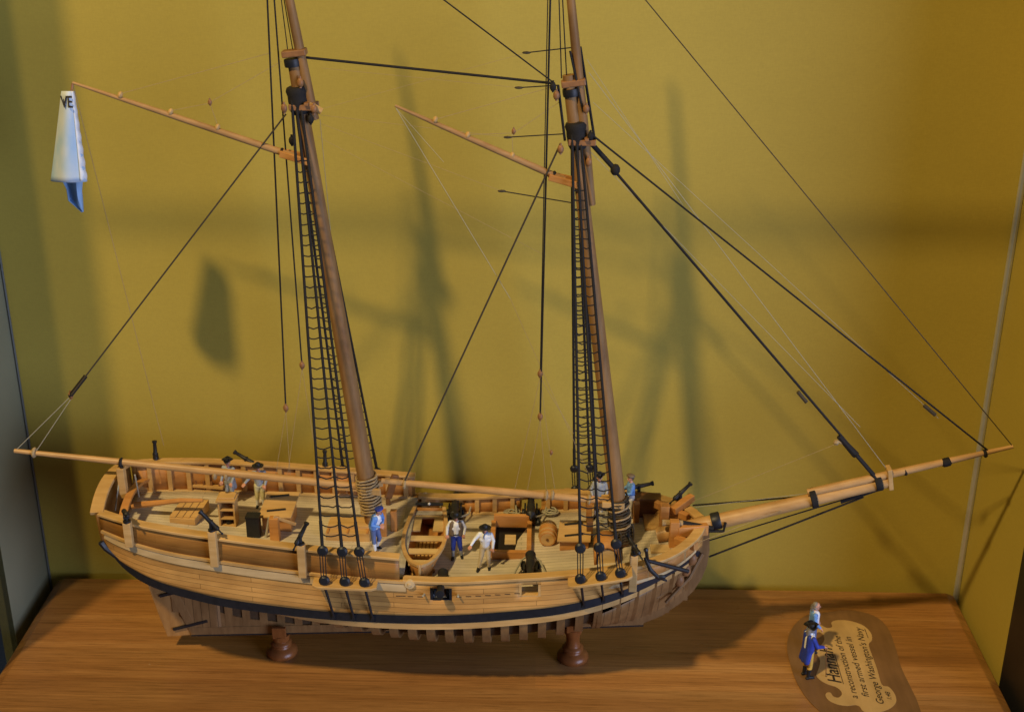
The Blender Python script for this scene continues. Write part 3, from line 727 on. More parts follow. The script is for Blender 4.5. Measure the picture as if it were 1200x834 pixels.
obj('lashing', MB().tube([at(982, 517, 0), at(990, 520, 0)], .1, 6).ball(at(980, 518, 0), .2, 8), 'tan_rope', f1)
obj('lashing', MB().tube([at(935, 459, 0), at(945, 471, 0)], .13, 6), 'brown_rope', f1)
obj('lashing', MB().tube([at(1083, 475, 0), at(1096, 486, 0)], .13, 6), 'brown_rope', j1)
# bobstay, bowsprit shrouds
px_rope((1012, 582), (831, 652), .065, 'black_rope', name='bobstay'); px_rope((1005, 580), (831, 633), .045, 'black_rope', name='bobstay')
px_rope((1035, 571), (985, 588), .12, 'black_rope', name='bobstay')
rope(at(948, 581, 0), V((10.4, 2.0, 10.9)), .055, 'black_rope', name='bowsprit_shroud')
rope(at(948, 585, 0), V((10.0, -1.9, 10.2)), .016, 'tan_rope', name='bowsprit_shroud')
rope(at(985, 518, 0), at(810, 588, 1.5), .012, 'tan_rope', name='jib_downhaul')
rope(at(953, 577, 0), at(815, 594, 1.0), .014, 'white_rope', name='jib_downhaul')
# jib halyards, pale
for a, b_, r in (((690, 85), (1038, 548), .018), ((688, 70), (800, 240), .013), ((692, 178), (1008, 500), .014), ((695, 120), (1100, 490), .013)):
    px_rope(a, b_, r, 'white_rope', name='jib_halyard')
# vertical falls with blocks
FALLS = [((313, -5), (335, 480), .055), ((321, -5), (354, 430), .05), ((645, -5), (633, 490), .065), ((655, -5), (658, 92), .04), ((659, -5), (664, 90), .04), ((329, -5), (337, 58), .03), ((332, -5), (343, 58), .03), ((642, -5), (633, 440), .035)]
for i, (a, b_, r) in enumerate(FALLS):
    f = px_rope(a, b_, r, 'black_rope', name='halyard')
    if b_[1] > 400: block(at(b_[0], b_[1]-2, 0), f)
for a, b_ in (((335, 482), (323, 556)), ((335, 482), (340, 556)), ((354, 432), (337, 556)), ((354, 432), (374, 556)), ((633, 442), (603, 574)), ((633, 442), (645, 535)), ((633, 492), (618, 574)), ((633, 492), (640, 574)), ((645, 540), (650, 572)), ((633, 442), (672, 508))):
    px_rope(a, b_, .015, 'tan_rope', name='fall')
block(at(646, 530, 0), ship, r=.14)
# signal halyard down from the gaff end and the pale lines of the fore gaff
px_rope((86, 100), (192, 522), .018, 'tan_rope', 0, 3.0, name='flag_halyard')
px_rope((464, 127), (598, 350), .017, 'white_rope', name='vang'); px_rope((598, 350), (690, 556), .013, 'tan_rope', name='vang')
px_rope((464, 127), (520, 190), .012, 'white_rope', name='vang')
px_rope((362, 130), (425, 540), .014, 'white_rope', .8, .6, name='halyard')
px_rope((375, 140), (392, 320), .014, 'white_rope', .8, .6, name='halyard')
# peak halyards
for a, b_ in (((141, 110), (318, 62)), ((246, 120), (330, 72)), ((200, 130), (246, 121)), ((246, 121), (256, 150)), ((548, 158), (602, 156)), ((600, 156), (601, 182)), ((510, 140), (655, 100)), ((602, 156), (655, 120))):
    px_rope(a, b_, .015, 'tan_rope', name='peak_halyard')
block(at(246, 120, 0), ship, r=.16); block(at(602, 154, 0), ship, r=.16)
for a, b_ in (((617, 62), (670, 56)), ((608, 103), (655, 100)), ((595, 161), (662, 157)), ((588, 224), (672, 238))):
    p, q = at(*a, 0), at(*b_, 0)
    o = rope(p, q, .035, 'black_rope', name='pennant'); obj('hook', MB().ball(p, .12, 8, (2.2, .7, .7)), 'brown_rope', o)
for a, b_ in (((377, 80), (608, 103)), ((376, 128), (617, 62)), ((376, 145), (588, 224)), ((372, 160), (640, 300)), ((376, 135), (595, 161))):
    px_rope(a, b_, .009, 'tan_rope', name='light_line')
# blocks at the mastheads
for (px, py), par in (((352, 97), main_mast), ((333, 127), main_mast), ((368, 128), main_mast), ((364, 140), main_mast), ((342, 165), main_mast), ((652, 112), fore_mast), ((657, 175), fore_mast), ((687, 128), fore_mast), ((692, 160), fore_mast), ((690, 190), fore_mast), ((648, 102), fore_mast)):
    block(at(px, py, -.5), par, 'block_wood' if (px+py) % 3 else 'black_rope', .24)
obj('fid', MB().tube([at(362, 122, -.2), at(377, 131, -.2)], .2, 8), 'trim_wood', main_mast)
px_rope((668, 60), (683, 130), .07, 'black_rope', -.3, -.3, name='shroud_lashing', parent=fore_mast)
px_rope((680, 55), (697, 165), .09, 'black_rope', .3, .3, name='shroud_lashing', parent=fore_mast)
px_rope((654, 100), (662, 165), .09, 'black_rope', -.2, -.2, name='shroud_lashing', parent=fore_mast)

# ------------------------------------------------------------------ shrouds, ratlines, deadeyes, channels
def deadeye(p, nrm, r, parent):
    return obj('deadeye', MB().lathe([(.05, -.17), (r*.7, -.16), (r, -.06), (r, .06), (r*.7, .16), (.05, .17)], p, nrm, 16), 'black_paint', parent)
def gang(hound, ups, lows, y_up, y_low, z_rng, near, ratl_n, lbl):
    """one side of a mast: three shrouds with ratlines, deadeyes and lanyards"""
    up = [at(px, py, y_up) for px, py in ups]; low = [at(px, py, y_low) for px, py in lows]
    tops = [hound + V((-.35+.25*i, -.42 if near else .42, .55-.15*i)) for i in range(3)]
    mb = MB(); n = ratl_n
    for k in range(n):
        t0 = .13+(k/(n-1))*.83
        P = [tops[i].lerp(up[i], t0) for i in range(3)]
        # horizontal: same height on each shroud
        z = P[0].z; Q = []
        for i in range(3):
            t = (tops[i].z-z)/(tops[i].z-up[i].z); Q.append(tops[i].lerp(up[i], t))
        pts = [Q[0]+(Q[0]-Q[1])*.06]
        for i in range(2):
            pts += [Q[i].lerp(Q[i+1], u) + V((0, 0, -.16*min(1, (Q[i]-Q[i+1]).length)*math.sin(math.pi*u)*(.6+random.random()*.8) + random.uniform(-.02, .02))) for u in (0, .25, .5, .75)]
        pts += [Q[2], Q[2]+(Q[2]-Q[1])*.06]
        mb.tube(pts, .043, 5)
        for q in Q: mb.ball(q, .095, 6)
    root = obj('shroud_ladder', mb, 'black_rope', ship)
    nrm = V((0, -1, .12)) if near else V((0, 1, .12))
    for i in range(3):
        obj('shroud', MB().tube([tops[i], up[i]], .085, 8).tube([tops[i].lerp(up[i], .93), up[i]], .105, 8), 'black_rope', root)
        deadeye(up[i], nrm, .34 if near else .3, root); deadeye(low[i], nrm, .34 if near else .3, root)
        d = (low[i]-up[i]).normalized(); sd = d.cross(nrm).normalized(); mb2 = MB()
        for s_ in (-.17, 0, .17): mb2.tube([up[i]+sd*s_+nrm*.1, low[i]+sd*s_*.9+nrm*.1], .035, 5)
        obj('lanyard', mb2, 'black_rope', root)
    return up, low
def channel(low, near):
    sd = -1 if near else 1
    xs = [p.x for p in low]; x0, x1 = min(xs)-.75, max(xs)+.75
    z = sum(p.z for p in low)/3-.36
    rows = []
    for x in frange(x0, x1, .3):
        yi = sd*(HB(x)-.05); e = min(1, (x-x0)/.35, (x1-x)/.35); yo = sd*(abs(low[0].y)+.12+.22*max(0, e))
        zz = z + (low[2].z-low[0].z)/(low[2].x-low[0].x)*(x-(x0+x1)/2)
        rows.append([(x, yi, zz+.09), (x, yo, zz+.09), (x, yo, zz-.09), (x, yi, zz-.09), (x, yi, zz+.09)])
    mb = MB().grid(rows); mb.add(rows[0][:4], [(0, 1, 2, 3)]); mb.add(rows[-1][:4], [(3, 2, 1, 0)])
    o = obj('channel', mb, 'trim_wood', ship, bevel=.03)
    for p in low:
        x2 = p.x+.3; q = V((x2, sd*(WB(x2)+.16), ZW(x2)-.25))
        obj('chain_plate', MB().tube([V((p.x, sd*(abs(p.y)+.08), p.z-.2)), V((p.x+.05, sd*(abs(p.y)+.1), z-.1)), q], .085, 6).box(q, (.2, .12, .4)), 'iron_black', o)
u, l = gang(H_M, [(378, 645), (401, 646), (421, 646)], [(380, 680), (404, 681), (427, 682)], -6.05, -6.35, None, True, 38, '')
channel(l, True)
u, l = gang(H_F, [(680, 642), (702, 641), (722, 637)], [(680, 678), (704, 675), (727, 671)], -6.0, -6.3, None, True, 38, '')
channel(l, True)
u, l = gang(H_M, [(402, 549), (423, 551), (442, 552)], [(406, 574), (426, 576), (445, 577)], 6.0, 6.3, None, False, 36, '')
channel(l, False)
u, l = gang(H_F, [(673, 549), (691, 548), (699, 562)], [(674, 573), (693, 573), (702, 580)], 6.0, 6.2, None, False, 36, '')
channel(l, False)
# a backstay each side, aft of the shrouds
px_rope((347, 130), (369, 640), .05, 'black_rope', -.4, -5.6, name='backstay') if False else None

# ------------------------------------------------------------------ deck fittings that belong to the ship
def hatch(px0, py0, px1, py1, h, name='hatch', mat='orange_wood'):
    """a coaming whose near-left and far-right deck corners are seen at the two pixels"""
    a = on_deck(px0, py0, 0); b_ = on_deck(px1, py1, 0)
    return min(a.x, b_.x), max(a.x, b_.x), min(a.y, b_.y), max(a.y, b_.y), min(a.z, b_.z)
# tiller
p = [V((-26.9, .2, 11.2)), V((-25.2, 0, 11.15)), V((-23.4, -.1, 11.3)), V((-22.0, -.15, 11.35))]
p = [at(155, 592, .3), at(185, 589, .2), at(212, 586, 0), at(238, 586, 0)]
obj('tiller', MB().tube(p, [.24, .2, .16, .12], 8), 'orange_wood', ship)
# sloped skylight aft
a = on_deck(199, 613, 0); zq = deck_z(a.x, a.y)
mb = MB().add([(a.x, a.y, zq-.05), (a.x+1.75, a.y-.15, zq-.05), (a.x+2.2, a.y+2.0, zq-.05), (a.x+.45, a.y+2.0, zq-.05), (a.x, a.y, zq+.42), (a.x+1.75, a.y-.15, zq+.42), (a.x+2.2, a.y+2.0, zq+.75), (a.x+.45, a.y+2.0, zq+.75)], [(3, 2, 1, 0), (4, 5, 6, 7), (0, 1, 5, 4), (1, 2, 6, 5), (2, 3, 7, 6), (3, 0, 4, 7)])
sk = obj('skylight', mb, 'trim_wood', ship, smooth=False, bevel=.04)
mb = MB()
for k in range(4): mb.bar(V((a.x+.2+.47*k, a.y+.02, zq+.47)), V((a.x+.62+.47*k, a.y+1.9, zq+.77)), .42, .06)
obj('slat', mb, 'trim_wood', sk, smooth=False, bevel=.015)
# companion by the main mast: slanted lid with two strap hinges
def companion(a, w, d, h0, h1, parent=ship):
    z = deck_z(a.x, a.y)-.05
    mb = MB().add([(a.x, a.y, z), (a.x+w, a.y, z), (a.x+w, a.y+d, z), (a.x, a.y+d, z), (a.x, a.y, z+h0), (a.x+w, a.y, z+h0), (a.x+w, a.y+d, z+h1), (a.x, a.y+d, z+h1)], [(3, 2, 1, 0), (4, 5, 6, 7), (0, 1, 5, 4), (1, 2, 6, 5), (2, 3, 7, 6), (3, 0, 4, 7)])
    o = obj('companionway', mb, 'orange_wood', parent, smooth=False, bevel=.04)
    mb = MB().add([(a.x-.2, a.y-.25, z+h0+.02), (a.x+w+.1, a.y-.25, z+h0+.02), (a.x+w+.3, a.y+d+.1, z+h1+.06), (a.x, a.y+d+.1, z+h1+.06), (a.x-.2, a.y-.25, z+h0+.14), (a.x+w+.1, a.y-.25, z+h0+.14), (a.x+w+.3, a.y+d+.1, z+h1+.18), (a.x, a.y+d+.1, z+h1+.18)], [(3, 2, 1, 0), (4, 5, 6, 7), (0, 1, 5, 4), (1, 2, 6, 5), (2, 3, 7, 6), (3, 0, 4, 7)])
    obj('lid', mb, 'trim_wood', o, smooth=False, bevel=.03)
    for t in (.18, .82):
        y = a.y+d*t; zz = lerp(z+h0, z+h1, t)+.19
        obj('hinge_strap', MB().bar(V((a.x+.3, y-.1, zz)), V((a.x+w*.8, y+.1, zz+.05)), .16, .06), 'iron_black', o, smooth=False)
    return o
a = on_deck(308, 622, 0); companion(V((a.x, a.y, 0)), 1.9, 2.2, 1.15, 1.6)
# pump post with diagonal brake
a = on_deck(323, 633, 0)
o = obj('pump', MB().box((a.x, a.y, a.z+.85), (.62, .5, 1.8)), 'orange_wood', ship, smooth=False, bevel=.05)
obj('pump_handle', MB().bar(V((a.x, a.y-.1, a.z+1.85)), V((a.x+1.3, a.y+.5, a.z+.95)), .16, .2), 'trim_wood', o, smooth=False, bevel=.03)
obj('pump_rod', MB().tube([V((a.x-.7, a.y+.2, a.z)), V((a.x-.35, a.y+.2, a.z+1.6))], .09, 8), 'metal_trim', o)
# main-hatch box beside the main mast
a = on_deck(381, 634, 0)
z = a.z
mb = MB().box((a.x+1.5, a.y+.9, z+.3), (2.9, 1.8, .7)).box((a.x+1.5, a.y+1.1, z+.75), (2.7, 1.2, .3))
o = obj('hatch_cover', mb, 'trim_wood', ship, smooth=False, bevel=.04)
mb = MB()
for k in range(3): mb.box((a.x+.2+1.3*k, a.y+.9, z+.68), (.12, 1.86, .1))
obj('batten', mb, 'orange_wood', o, smooth=False)
# bitts and pump brake by the main mast
for px, py, hh in ((450, 628, 2.0), (462, 622, 1.6)):
    a = on_deck(px, py, 0)
    obj('bitt', MB().box((a.x, a.y, a.z+hh/2), (.42, .42, hh)), 'orange_wood', ship, smooth=False, bevel=.05)
a = on_deck(455, 592, 0)
obj('pump_brake', MB().bar(a+V((0, 0, .6)), a+V((.55, .2, 2.3)), .3, .5).box(a+V((0, 0, .3)), (.3, .3, .6)), 'dark_wood', ship, smooth=False, bevel=.05)
# open main hatch: coaming, near-black slab painted as hold shade, yellow cargo panel
a = on_deck(578, 655, 0); b_ = on_deck(610, 618, 0)
x0, x1, y0, y1, z = a.x-.1, a.x+2.35, a.y, b_.y, a.z
mb = MB()
mb.box(((x0+x1)/2, y0, z+.3), (x1-x0, .32, .75)); mb.box(((x0+x1)/2, y1, z+.5), (x1-x0, .32, 1.1))
mb.box((x0, (y0+y1)/2, z+.34), (.32, y1-y0-.32, .75)); mb.box((x1, (y0+y1)/2, z+.34), (.32, y1-y0-.32, .75))
o = obj('hatch_coaming', mb, 'orange_wood', ship, smooth=False, bevel=.04)
obj('hold', MB().box(((x0+x1)/2, (y0+y1)/2, z+.1), (x1-x0-.3, y1-y0-.3, .1)), 'hold_shade', o, smooth=False)
obj('hold_plank', MB().box(((x0+x1)/2-.05, (y0+y1)/2+.15, z+.2), (.75, 1.2, .1)), 'pale_wood', o, smooth=False, bevel=.02)
# fore companion with strap hinges and the galley hood beside the foremast
a = on_deck(656, 648, 0); companion(V((a.x, a.y+.2, 0)), 1.9, 1.7, .9, 1.25)
a = on_deck(697, 640, 0); obj('ladder_slot', MB().box((a.x-.35, a.y+.7, a.z+.9), (.42, .7, 1.5)), 'dark_wood', ship, smooth=False, bevel=.03)
a = on_deck(711, 662, 0)
mb = MB(); rows = []
for k in range(9):
    th = math.pi*k/8; rows.append([(a.x-.75*math.cos(th), a.y, a.z+.55+.75*math.sin(th)), (a.x-.75*math.cos(th), a.y+1.9, a.z+.65+.75*math.sin(th))])
rows = [[(a.x-.75, a.y, a.z-.05), (a.x-.75, a.y+1.9, a.z-.05)]] + rows + [[(a.x+.75, a.y, a.z-.05), (a.x+.75, a.y+1.9, a.z-.05)]]
mb.grid(rows); mb.add([r[1] for r in rows], [tuple(range(len(rows)))])
o = obj('galley_hood', mb, 'orange_wood', ship, solid=.14)
obj('hood_door', MB().box((a.x+.0, a.y+.15, a.z+.55), (1.1, .08, 1.1)), 'pale_wood', o, smooth=False, bevel=.03)
# fore bitts and rope coils at the mast foot
for px, py, hh in ((690, 612, 1.5), (722, 600, 2.0), (745, 612, 1.6)):
    a = on_deck(px, py, 0); obj('bitt', MB().box((a.x, a.y, a.z+hh/2), (.4, .4, hh)), 'orange_wood', ship, smooth=False, bevel=.05)
for px, py in ((707, 602), (708, 612), (713, 628), (600, 603), (645, 603)):
    a = on_deck(px, py, .12); pts = []
    for i in range(60):
        th = i*.45; rr = .18+.42*((i % 22)/22); pts.append(a+V((rr*math.cos(th), rr*math.sin(th)*.9, .1+.25*(i/60)+.04*math.sin(i))))
    obj('deck_coil', MB().tube(pts, .06, 5), 'white_rope' if px < 709 else 'tan_rope', ship)
# windlass bitts, crossbeam and bowsprit bed at the bow
a = on_deck(789, 640, 0)
wl = obj('windlass_bitt', MB().box((a.x, a.y, a.z+.95), (.62, .6, 2.0)).box((a.x-.5, a.y+1.9, a.z+.95), (.6, .6, 2.2)), 'orange_wood', ship, smooth=False, bevel=.05)
obj('crossbeam', MB().bar(V((a.x+.2, a.y-.1, a.z+1.2)), V((a.x+2.2, a.y+.3, a.z+1.2)), .5, .75), 'orange_wood', wl, smooth=False, bevel=.05)
obj('bowsprit_chock', MB().bar(at(806, 606, 1.0), at(768, 590, 2.6), .4, .5), 'orange_wood', ship, smooth=False, bevel=.05)
obj('cathead', MB().bar(at(792, 632, -1.2), at(816, 640, -2.2), .5, .5), 'orange_wood', ship, smooth=False, bevel=.05)
obj('cathead', MB().bar(V((9.0, 1.2, 10.9)), V((10.4, 2.6, 11.2)), .5, .5), 'orange_wood', ship, smooth=False, bevel=.05)
a = on_deck(762, 612, 0); obj('fore_grating', MB().box((a.x+.5, a.y, a.z+.12), (1.9, 2.4, .3)), 'trim_wood', ship, smooth=False, bevel=.03)
a = on_deck(780, 650, 0); obj('fore_hatch', MB().box((a.x-.3, a.y+.6, a.z+.08), (1.3, .9, .2)), 'pale_wood', ship, smooth=False, bevel=.03)
obj('bow_shelter', MB().box(on_deck(758, 592, .7), (1.9, 1.0, 1.5)), 'dark_wood', ship, smooth=False, bevel=.05)
# hawse chain and gammoning
obj('gammoning', MB().tube([at(800, 612, -.6), at(836, 619, -.65)], .16, 8).tube([at(830, 622, -.65), at(848, 622, -.6), at(850, 612, -.6)], .1, 6), 'black_rope', bowsprit)
obj('rope_lashing', MB().tube([at(776, 612, -.62), at(800, 613, -.6)], .22, 8), 'tan_rope', bowsprit)
# knees and rails of the head
for k, (a, b_, c_) in enumerate((((770, 700), (800, 672), (819, 640)), ((780, 706), (808, 676), (823, 648)))):
    obj('head_rail', MB().tube([at(*a, -1.5), at(*b_, -.9), at(*c_, -.35)], [.12, .16, .18], 8), 'frame_wood', ship)
for px, py in ((796, 680), (804, 668), (811, 655)):
    obj('head_block', MB().ball(at(px, py, -1.1), .42, 10, (.8, .6, 1.1)), 'block_wood', ship)
# boom crutch at the taffrail and its sheet tackle
obj('boom_crutch', MB().box(at(143, 560, 0)+V((0, 0, -.3)), (.5, .5, 2.2)), 'trim_wood', ship, smooth=False, bevel=.05)
px_rope((141, 552), (135, 598), .05, 'white_rope', 0, -.6, name='sheet_tackle'); px_rope((158, 556), (163, 582), .05, 'white_rope', 0, .8, name='sheet_tackle')
# pin rail on the far quarter and the wrapped cleat ropes
for px0, px1, yy in ((225, 262, 552), (390, 432, 566)):
    p, q = at(px0, 568 if px0 < 300 else 571, 4.4), at(px1, 571 if px0 < 300 else 574, 4.4)
    o = obj('pin_rail', MB().bar(p, q, .35, .2), 'trim_wood', ship, smooth=False, bevel=.03)
    for k in range(4): obj('belaying_pin', MB().tube([p.lerp(q, (k+.5)/4)+V((0, 0, -.4)), p.lerp(q, (k+.5)/4)+V((0, 0, .4))], .07, 6), 'block_wood', o)

# ------------------------------------------------------------------ pedestals
def pedestal(px, py, label, topz):
    a = atz(px, py, 0); a.y = -.2
    t = thing('turned_pedestal', (a.x, a.y, 0), label, 'pedestal', 'pedestals holding up the ship model')
    prof = [(1.04, 0), (1.1, .12), (1.08, .3), (.94, .52), (.70, .66), (.66, .78), (.74, .9), (.70, 1.0), (.54, 1.1), (.46, 1.4), (.48, topz-.6), (.6, topz-.35), (.62, topz)]
    obj('base', MB().lathe(prof, (0, 0, 0), (0, 0, 1), 32), 'stand_wood', t, local=True)
    for s_ in (-1, 1): obj('cradle_arm', MB().box((0, s_*.44, topz+.35), (.95, .26, .9)), 'stand_wood', t, local=True, smooth=False, bevel=.05)
    return t
pedestal(330, 766, 'turned brown pedestal under the stern half of the hull', at(330, 738, 0).z-.12)
pedestal(671, 774, 'turned brown pedestal under the bow half of the hull', at(671, 731, 0).z-.12)

# ------------------------------------------------------------------ guns
def make_swivel(loc, label, elev, rz):
    t = thing('swivel_gun', loc, label, 'swivel gun', 'swivel guns along the rails', rz)
    obj('yoke', MB().tube([(0, 0, -.1), (0, 0, .35)], .09, 8).box((0, .16, .5), (.14, .06, .45)).box((0, -.16, .5), (.14, .06, .45)).box((0, 0, .32), (.16, .4, .1)).lathe([(.24, 0), (.24, .12)], (0, 0, 0), (0, 0, 1), 12), 'iron_black', t, local=True)
    ax = V((math.cos(elev), 0, math.sin(elev)))
    o = V((0, 0, .62))-ax*.62
    obj('barrel', MB().lathe([(.05, -.5), (.075, -.42), (.05, -.3), (.06, -.1), (.17, 0), (.18, .2), (.155, .24), (.15, .6), (.165, .66), (.15, .7), (.12, 1.45), (.17, 1.55), (.17, 1.66), (.08, 1.67)], o, ax, 14), 'iron_black', t, local=True)
    t.scale = (1.0, 1.0, 1.0) if elev < math.radians(20) else (.95, .95, .95); return t
def sw(loc, label, elev, rz, first=[None]):
    return make_swivel(loc, label, elev, rz)
sw(sw_tops[0], 'stubby black swivel gun on the near quarter post nearest the stern', math.radians(-20), math.radians(115))
sw(sw_tops[1], 'black swivel gun tilted up on the near rail post beside the binnacle', math.radians(48), math.radians(172))
sw(sw_tops[2], 'black swivel gun on the near rail post just aft of the main shrouds', math.radians(62), math.radians(20))
sw(sw_tops[3], 'black swivel gun on the near bow post beside the anchor', math.radians(22), math.radians(118))
sw(far_tops[0], 'upright black swivel gun on the far rail near the stern', math.radians(84), math.radians(90))
sw(far_tops[1], 'black swivel gun aimed aft and up between two sailors behind the boom', math.radians(26), math.radians(165))
sw(far_tops[2], 'upright black swivel gun seen behind the main shroud ladder', math.radians(80), math.radians(90))
sw(far_tops[3], 'black swivel gun tilted up on the far bow beyond the bowsprit', math.radians(46), math.radians(10))
sw(far_tops[4], 'black swivel gun levelled on the far bow just past the foremast', math.radians(8), math.radians(12))

def make_cannon(loc, label, rz, port):
    t = thing('cannon', loc, label, 'cannon', 'carriage guns on the main deck', rz); t.scale = (1.3, 1.3, 1.3)
    ax = V((1, 0, .05)).normalized()
    o = V((-.75, 0, .72))
    obj('barrel', MB().lathe([(.04, -.34), (.09, -.26), (.05, -.16), (.24, -.02), (.27, .02), (.26, .12), (.23, .16), (.22, .8), (.235, .84), (.215, .9), (.165, 1.85), (.21, 1.98), (.2, 2.1), (.1, 2.11)], o, ax, 18), 'iron_black', t, local=True)
    for s_ in (-1, 1):
        pts = [(-.85, .2), (.6, .2), (.6, .72), (.25, .72), (.2, .6), (-.2, .55), (-.25, .45), (-.5, .42), (-.55, .32), (-.85, .3)]
        n = len(pts); y0, y1 = s_*.26, s_*.36
        mb = MB().add([(x, y0, z) for x, z in pts]+[(x, y1, z) for x, z in pts], [tuple(range(n)), tuple(range(2*n-1, n-1, -1))]+[(j, (j+1) % n, n+(j+1) % n, n+j) for j in range(n)])
        obj('cheek', mb, 'iron_black', t, local=True, smooth=False)
        for x in (-.6, .42):
            obj('wheel', MB().lathe([(.2, 0), (.22, .03), (.22, .11), (.2, .14)], (x, s_*.4-(.07 if s_ > 0 else .07), .21), (0, 1, 0), 16), 'black_paint', t, local=True)
    obj('axle', MB().box((.42, 0, .22), (.16, 1.0, .16)).box((-.6, 0, .22), (.16, 1.0, .16)), 'black_paint', t, local=True, smooth=False)
    obj('bed', MB().box((-.1, 0, .25), (1.3, .5, .12)), 'dark_wood', t, local=True, smooth=False)
    obj('breeching_rope', MB().tube([(1.0, -.85, .5), (.2, -.75, .3), (-.5, -.45, .55), (-.86, 0, .7), (-.5, .45, .55), (.2, .75, .3), (1.0, .85, .5)], .05, 6), 'white_rope', t, local=True)
    return t
zz = lambda x, y: deck_z(x, y)+.0
x1_, x2_ = PORTS[0][0], PORTS[1][0]
c1 = make_cannon((x1_, -4.6, zz(x1_, -4.6)-.1), 'black carriage gun pointing through the near port beside the rowing boat bow', -math.pi/2, 0)
dup(c1, (x2_, -2.9, zz(x2_, -2.9)), -math.pi/2, 'black carriage gun at the near port between open hatch and fore shrouds')
a = on_deck(622, 612, 0); dup(c1, (a.x, a.y+.3, zz(a.x, a.y)), math.pi/2, 'black carriage gun pointing out of the far side beyond the barrel')
a = on_deck(531, 612, 0); dup(c1, (a.x+.1, a.y+.3, zz(a.x, a.y)), math.pi/2, 'black carriage gun on the far side behind the sailor in the vest')

# ------------------------------------------------------------------ loose things on deck
a = on_deck(267, 618, 0)
bn = thing('binnacle', (a.x, a.y+.5, a.z), 'tall narrow wooden compass cabinet with open shelves on the quarterdeck', 'binnacle')
o = obj('cabinet', MB().box((-.5, 0, .95), (.12, .95, 1.9)).box((.5, 0, .95), (.12, .95, 1.9)).box((0, .43, .95), (.9, .1, 1.9)).box((0, 0, .06), (.9, .9, .12)).box((0, 0, .62), (.9, .9, .1)).box((0, 0, 1.25), (.9, .9, .1)), 'trim_wood', bn, local=True, smooth=False, bevel=.02)
obj('roof', MB().box((0, 0, 1.98), (1.3, 1.15, .16)).box((0, .1, 2.1), (1.1, .9, .12)), 'trim_wood', bn, local=True, smooth=False, bevel=.03)
obj('compass', MB().lathe([(.2, 0), (.24, .1), (.22, .25), (.1, .3)], (0, -.1, .13), (0, 0, 1), 14), 'iron_black', bn, local=True)
a = on_deck(297, 631, 0)
sb = thing('chest', (a.x, a.y+.35, a.z), 'small tall black box standing beside the slanted companion lid', 'box')
obj('body', MB().box((0, 0, .75), (.85, .7, 1.5)), 'black_paint', sb, local=True, smooth=False, bevel=.03)
obj('lid', MB().box((0, 0, 1.54), (.92, .78, .1)), 'dark_frame', sb, local=True, smooth=False, bevel=.02)
a = on_deck(642, 640, 0)
br_ = thing('barrel', (a.x, a.y+.7, a.z), 'wooden barrel lying on its side on the main deck', 'barrel')
prof = [(.50, -.85), (.58, -.5), (.62, 0), (.58, .5), (.50, .85)]
ax = V((.05, 1, .0))
obj('staves', MB().lathe(prof, (0, 0, .62), ax, 24), 'orange_wood', br_, local=True)
for z0, r in ((-.72, .535), (-.35, .607), (.35, .607), (.72, .535)): obj('hoop', MB().lathe([(r-.01, -.08), (r+.025, -.07), (r+.025, .07), (r-.01, .08)], V((0, 0, .62))+ax.normalized()*z0, ax, 24), 'trim_wood', br_, local=True)
obj('head', MB().lathe([(.44, -.02), (.45, .02)], V((0, 0, .62))-ax.normalized()*.84, ax, 24), 'trim_wood', br_, local=True)
obj('plug', MB().lathe([(.09, -.05), (.09, .05)], V((0, 0, .62))-ax.normalized()*.88, ax, 12), 'dark_wood', br_, local=True)
# anchor hung at the near bow
an_a, an_b = at(757, 656, -5.0), at(806, 669, -3.3)
an = thing('anchor', an_b, 'black iron anchor lashed under the near bow rail', 'anchor')
obj('shank', MB().tube([an_a, an_b], [.12, .15], 8), 'iron_black', an)
obj('stock', MB().bar(at(757, 643, -5.0), at(760, 664, -5.1), .16, .16).ball(at(757, 644, -5.0), .16, 8), 'black_paint', an, smooth=False)
arm = [at(756, 653, -5.0), at(762, 667, -5.2), at(771, 676, -5.1), at(781, 680, -4.8)]
obj('arm', MB().tube(arm, [.11, .14, .12, .07], 8), 'iron_black', an)
obj('fluke', MB().ball(at(774, 676, -5.1), .32, 10, (1.1, .3, .6)), 'iron_black', an)

# rowing boat on the main deck, bow towards the viewer
b0, b1 = atz(495, 665, 9.75), atz(500, 596, 9.6)
BL = b1.y-b0.y
bt = thing('rowing_boat', ((b0.x+b1.x)/2, b0.y, 8.15), 'small open wooden rowing boat with thwarts stowed on the main deck', 'rowing boat')
def bsec(t):
    w = 1.38*(1-(1-min(1, t/.55))**2.3)**.66*(1-.28*max(0, (t-.55)/.45)**1.6)
    return w*(1 if t > .02 else .05/1.38+.02)
mb = MB(); rows = []; rowsi = []; gun = []
for i in range(25):
    t = i/24; w = max(.05, bsec(t)); sheer = 1.42+.32*(1-t)**2+.12*t*t; y = t*BL; kz = .12+.5*max(0, .12-t)/.12
    r = []
    for j in range(13):
        s_ = -1+2*j/12; r.append((s_*w if abs(s_) > .99 else math.copysign(abs(s_)**.72, s_)*w*(1-.10*(1-abs(s_))), y+.25*(1-abs(s_))*max(0, .3-t), kz+(sheer-kz)*abs(s_)**2.1))
    rows.append(r)
mb.grid(rows); mb.add(rows[-1], [tuple(range(13))])
obj('hull', mb, 'orange_wood', bt, local=True, solid=.1)
gl = [V(r[0]) for r in rows]; gr = [V(r[-1]) for r in rows]
obj('gunwale', MB().sweep(gl, [(-.12, -.08), (.12, -.08), (.12, .1), (-.12, .1)]).sweep(gr, [(-.12, -.08), (.12, -.08), (.12, .1), (-.12, .1)]), 'trim_wood', bt, local=True)
obj('stem', MB().tube([(0, -.02, 1.85), (0, -.05, 1.2), (0, .15, .5), (0, .6, .05)], .1, 8), 'trim_wood', bt, local=True)
